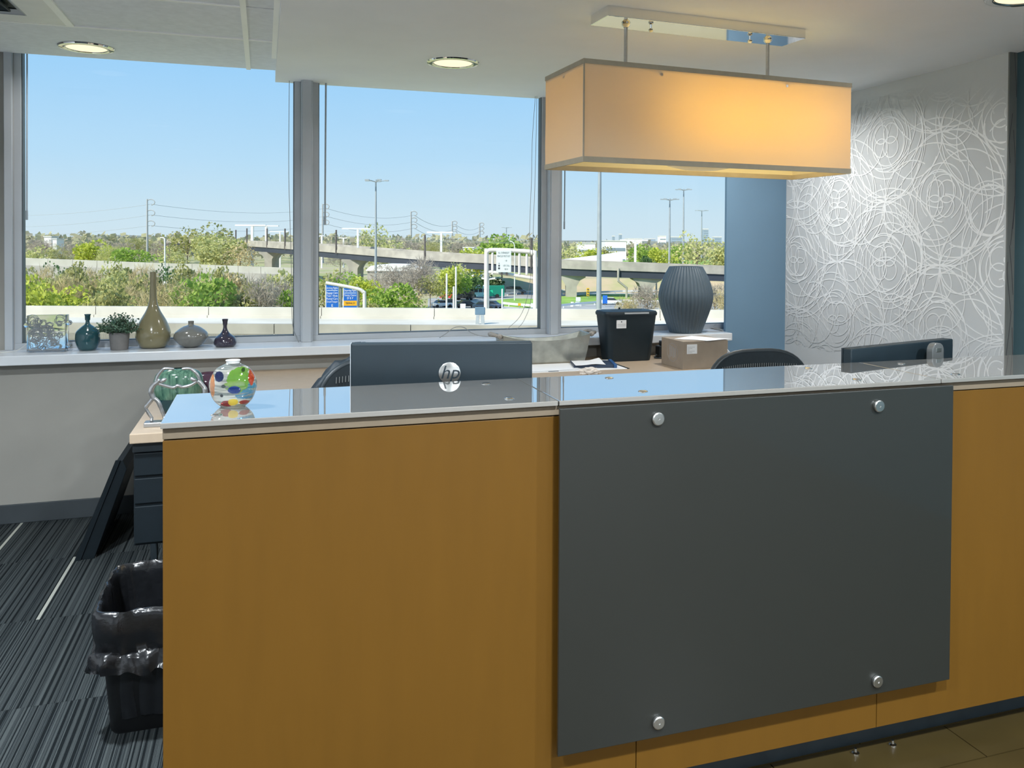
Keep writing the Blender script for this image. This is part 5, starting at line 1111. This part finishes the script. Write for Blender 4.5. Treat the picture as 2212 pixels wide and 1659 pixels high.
# vehicles --------------------------------------------------------------
tyre = mat('tyre_rubber', (.02, .02, .022), .8, var=.1); car_glass = mat('dark_car_glass', (.03, .04, .05), .1, var=.1)
def car(label, px, py, colr, rz, kind='car', group='vehicles on the ramps'):
    p = gpt(px, py, GZ+.1); t = thing(kind, label, kind, (p.x, p.y, GZ+.1), FA+rz, group=group)
    m = mat('paint_'+label.split()[0]+'_'+label.split()[1], colr, .3, var=.04, scale=1, coat=.5)
    if kind == 'car': pr_ = [(-2.25, .35), (2.2, .35), (2.25, .75), (1.5, .95), (-1.7, 1.0), (-2.25, .9)]; cb = [(-1.6, .98), (1.35, .95), (.55, 1.45), (-.95, 1.48)]; hw = .9; wx = (-1.4, 1.35); wr_ = .33
    else: pr_ = [(-2.6, .4), (2.5, .4), (2.6, .9), (1.9, 1.25), (1.6, 1.35), (-2.6, 1.35)]; cb = [(-2.58, 1.35), (1.65, 1.35), (1.05, 2.0), (-2.5, 2.05)]; hw = 1.; wx = (-1.6, 1.6); wr_ = .38
    obj('body', B().prism(pr_, 'y', -hw, hw), m, t, bev=.06, smooth=40)
    g_ = obj('cabin_glass', B().prism(cb, 'y', -hw*.86, hw*.86), car_glass, t, bev=.05)
    xs_ = [q[0] for q in cb[2:]]; obj('roof', B().box(min(xs_), max(xs_), -hw*.8, hw*.8, cb[2][1]-.02, cb[3][1]+.05), m, t, bev=.03)
    for x in wx:
        for s_ in (-1, 1):
            w_ = obj('wheel', B().lathe([(wr_*.5, -.1), (wr_, -.1), (wr_, .1), (wr_*.5, .1)], 16).mesh('wheel'), tyre, t, loc=(x, s_*(hw-.06), wr_), rot=(R(90), 0, 0))
    return t
car('dark slate car right of the gantry post', 1045, 668, (.03, .05, .08), R(8)); car('navy blue car beside the gantry foot', 1063, 666, (.05, .07, .12), R(-25))
car('black saloon car in the middle of the ramp', 1008, 665, (.02, .025, .03), R(20)); car('deep green car behind the white posts', 975, 662, (.03, .06, .05), R(15)); car('white small car at the left of the ramp', 955, 664, (.75, .76, .76), R(30))
car('black van next to the bus', 1000, 648, (.02, .025, .03), R(160), 'van'); car('red and white van behind the posts', 975, 647, (.6, .04, .05), R(170), 'van'); car('grey pickup-like van far under the overpass', 1115, 636, (.10, .13, .15), R(0), 'van')
car('white small car behind the shredder', 1320, 658, (.8, .8, .78), R(0)); car('red parked car beyond the barrier wall', 536, 590, (.6, .05, .05), R(0))
p = gpt(1050, 643, GZ+.1); bu = thing('bus', 'teal and green airport bus parked behind the gantry', 'bus', (p.x, p.y, GZ+.1), FA+R(6))
teal_b = mat('pale_teal_paint', (.38, .70, .72), .35, var=.03, scale=1); green_b = mat('bus_green_paint', (.01, .22, .15), .35, var=.03, scale=1); lime_b = mat('bus_bright_green', (.02, .55, .30), .35, var=.03, scale=1)
obj('front_body', B().box(-4.3, .6, -1.2, 1.2, .35, 2.75), teal_b, bu, bev=.1); obj('rear_body', B().box(.6, 4.3, -1.2, 1.2, .35, 2.9), green_b, bu, bev=.1)
obj('side_swoosh', B().prism([(-.8, .5), (1.7, .5), (1.5, 1.9), (.2, 1.7)], 'y', -1.23, -1.2), lime_b, bu); obj('roof_pod', B().box(-4.2, .4, -1, 1, 2.75, 3.0), white_st, bu, bev=.05)
for k in range(4): obj('window', B().box(-3.9+k*1.05, -3.0+k*1.05, -1.23, -1.2, 1.35, 2.2), car_glass, bu)
for x in (-2.9, 2.6):
    for s_ in (-1, 1): obj('wheel', B().lathe([(.25, -.14), (.48, -.14), (.48, .14), (.25, .14)], 18).mesh('wheel'), tyre, bu, loc=(x, s_*1.1, .48), rot=(R(90), 0, 0))
# buildings --------------------------------------------------------------
bw = mat('white_cladding', (.78, .78, .76), .6, var=.04, scale=.2); bgw = mat('haze_blue_tower', (.30, .38, .46), .5, var=.08, scale=.05); roofm = mat('pale_roof', (.62, .62, .60), .7, var=.05, scale=.2); winm = mat('building_window_band', (.22, .28, .34), .3, var=.1, scale=.2)  # tower colour greyed blue to stand in for distance haze
def building(label, px, ptop, wpx, d, m, floors=0, name='building', dep=30, roof=True):
    p1 = at(px, ptop, d); wd = wpx*d/F/2; h_ = p1.z-GZ; t = thing(name, label, 'building', (p1.x, p1.y, GZ), FA, group='buildings beyond the highway')
    obj('walls', B().box(-wd, wd, 0, dep, 0, h_), m, t)
    if roof: obj('roof', B().box(-wd-.3, wd+.3, -.3, dep+.3, h_, h_+max(.4, d*.0012)), roofm, t)
    for k in range(floors):
        z = h_-(k+.6)*h_*.8/max(1, floors); obj('window_band', B().box(-wd*.88, wd*.88, -.25, 0, z-h_*.2/max(1, floors), z), winm, t)
for a in (('low white terminal building left of the lamp mast', 1268, 526, 36, 420, bw, 2), ('long white terminal building right of the lamp mast', 1330, 521, 46, 430, bw, 2), ('white plant building with rooftop frames', 1372, 517, 30, 700, bw, 2), ('white block under a dark rooftop crane', 1432, 511, 14, 1600, bw, 3), ('broad hazy office block between the lighting masts', 1462, 513, 24, 2100, bgw, 4), ('tallest pale skyscraper on the right skyline', 1525, 496, 11, 2600, bgw, 7), ('hazy tower at the right edge of the skyline', 1551, 513, 16, 2400, bgw, 4), ('low hazy block right of the skyscraper', 1537, 518, 12, 2300, bgw, 3), ('thin dark tower above the terminal roof', 1326, 511, 4, 2200, bgw, 5), ('dark paired tower above the terminal roof', 1341, 507, 5, 2300, bgw, 6), ('low grey hall on the far skyline', 1405, 517, 22, 2000, bgw, 2), ('small white house with a gable behind the overpass', 1012, 536, 22, 300, bw, 1), ('pale long house right of the gabled one', 1030, 537, 18, 310, bw, 1), ('white hall in the far left woodland', 103, 512, 16, 470, bw, 1), ('small white shed in the far left woodland', 118, 517, 9, 460, bw, 1)):
    building(*a, dep=30 if a[4] > 350 and a[1] > 300 else 7)
p = at(1009, 528, 300)
# white canopy roofs half hidden by the trees
cn = thing('canopy_roof', 'curved white roof half hidden by trees in the middle window', 'building', (*at(850, 600, 215).xy, GZ), FA)
hw_ = 60*215/F; zc = at(850, 572, 215).z-GZ
obj('roof_shell', B().prism([(-hw_, zc-1.4), (-hw_+1.2, zc-.3), (-hw_*.4, zc), (hw_*.5, zc-.1), (hw_, zc-1.2), (hw_, zc-1.6), (-hw_, zc-1.6)], 'y', 0, 14), bw, cn); obj('walls', B().box(-hw_+.3, hw_-.3, .5, 13.5, 0, zc-1.6), conc2, cn)
cn = thing('ramp_deck', 'white sloping ramp deck behind the overpass at the right window', 'ramp', (*at(1290, 600, 260).xy, GZ), FA)
bo = basis(cn).inverted(); q = [bo @ at(*v, 260) for v in ((1195, 564), (1290, 553), (1340, 546), (1345, 552), (1345, 568), (1195, 572))]
obj('deck', B().prism([(v.x, v.z) for v in q], 'y', 0, 12), bw, cn); obj('support', B().box(-8, 6, 2, 10, 0, q[5].z+.3), conc2, cn)
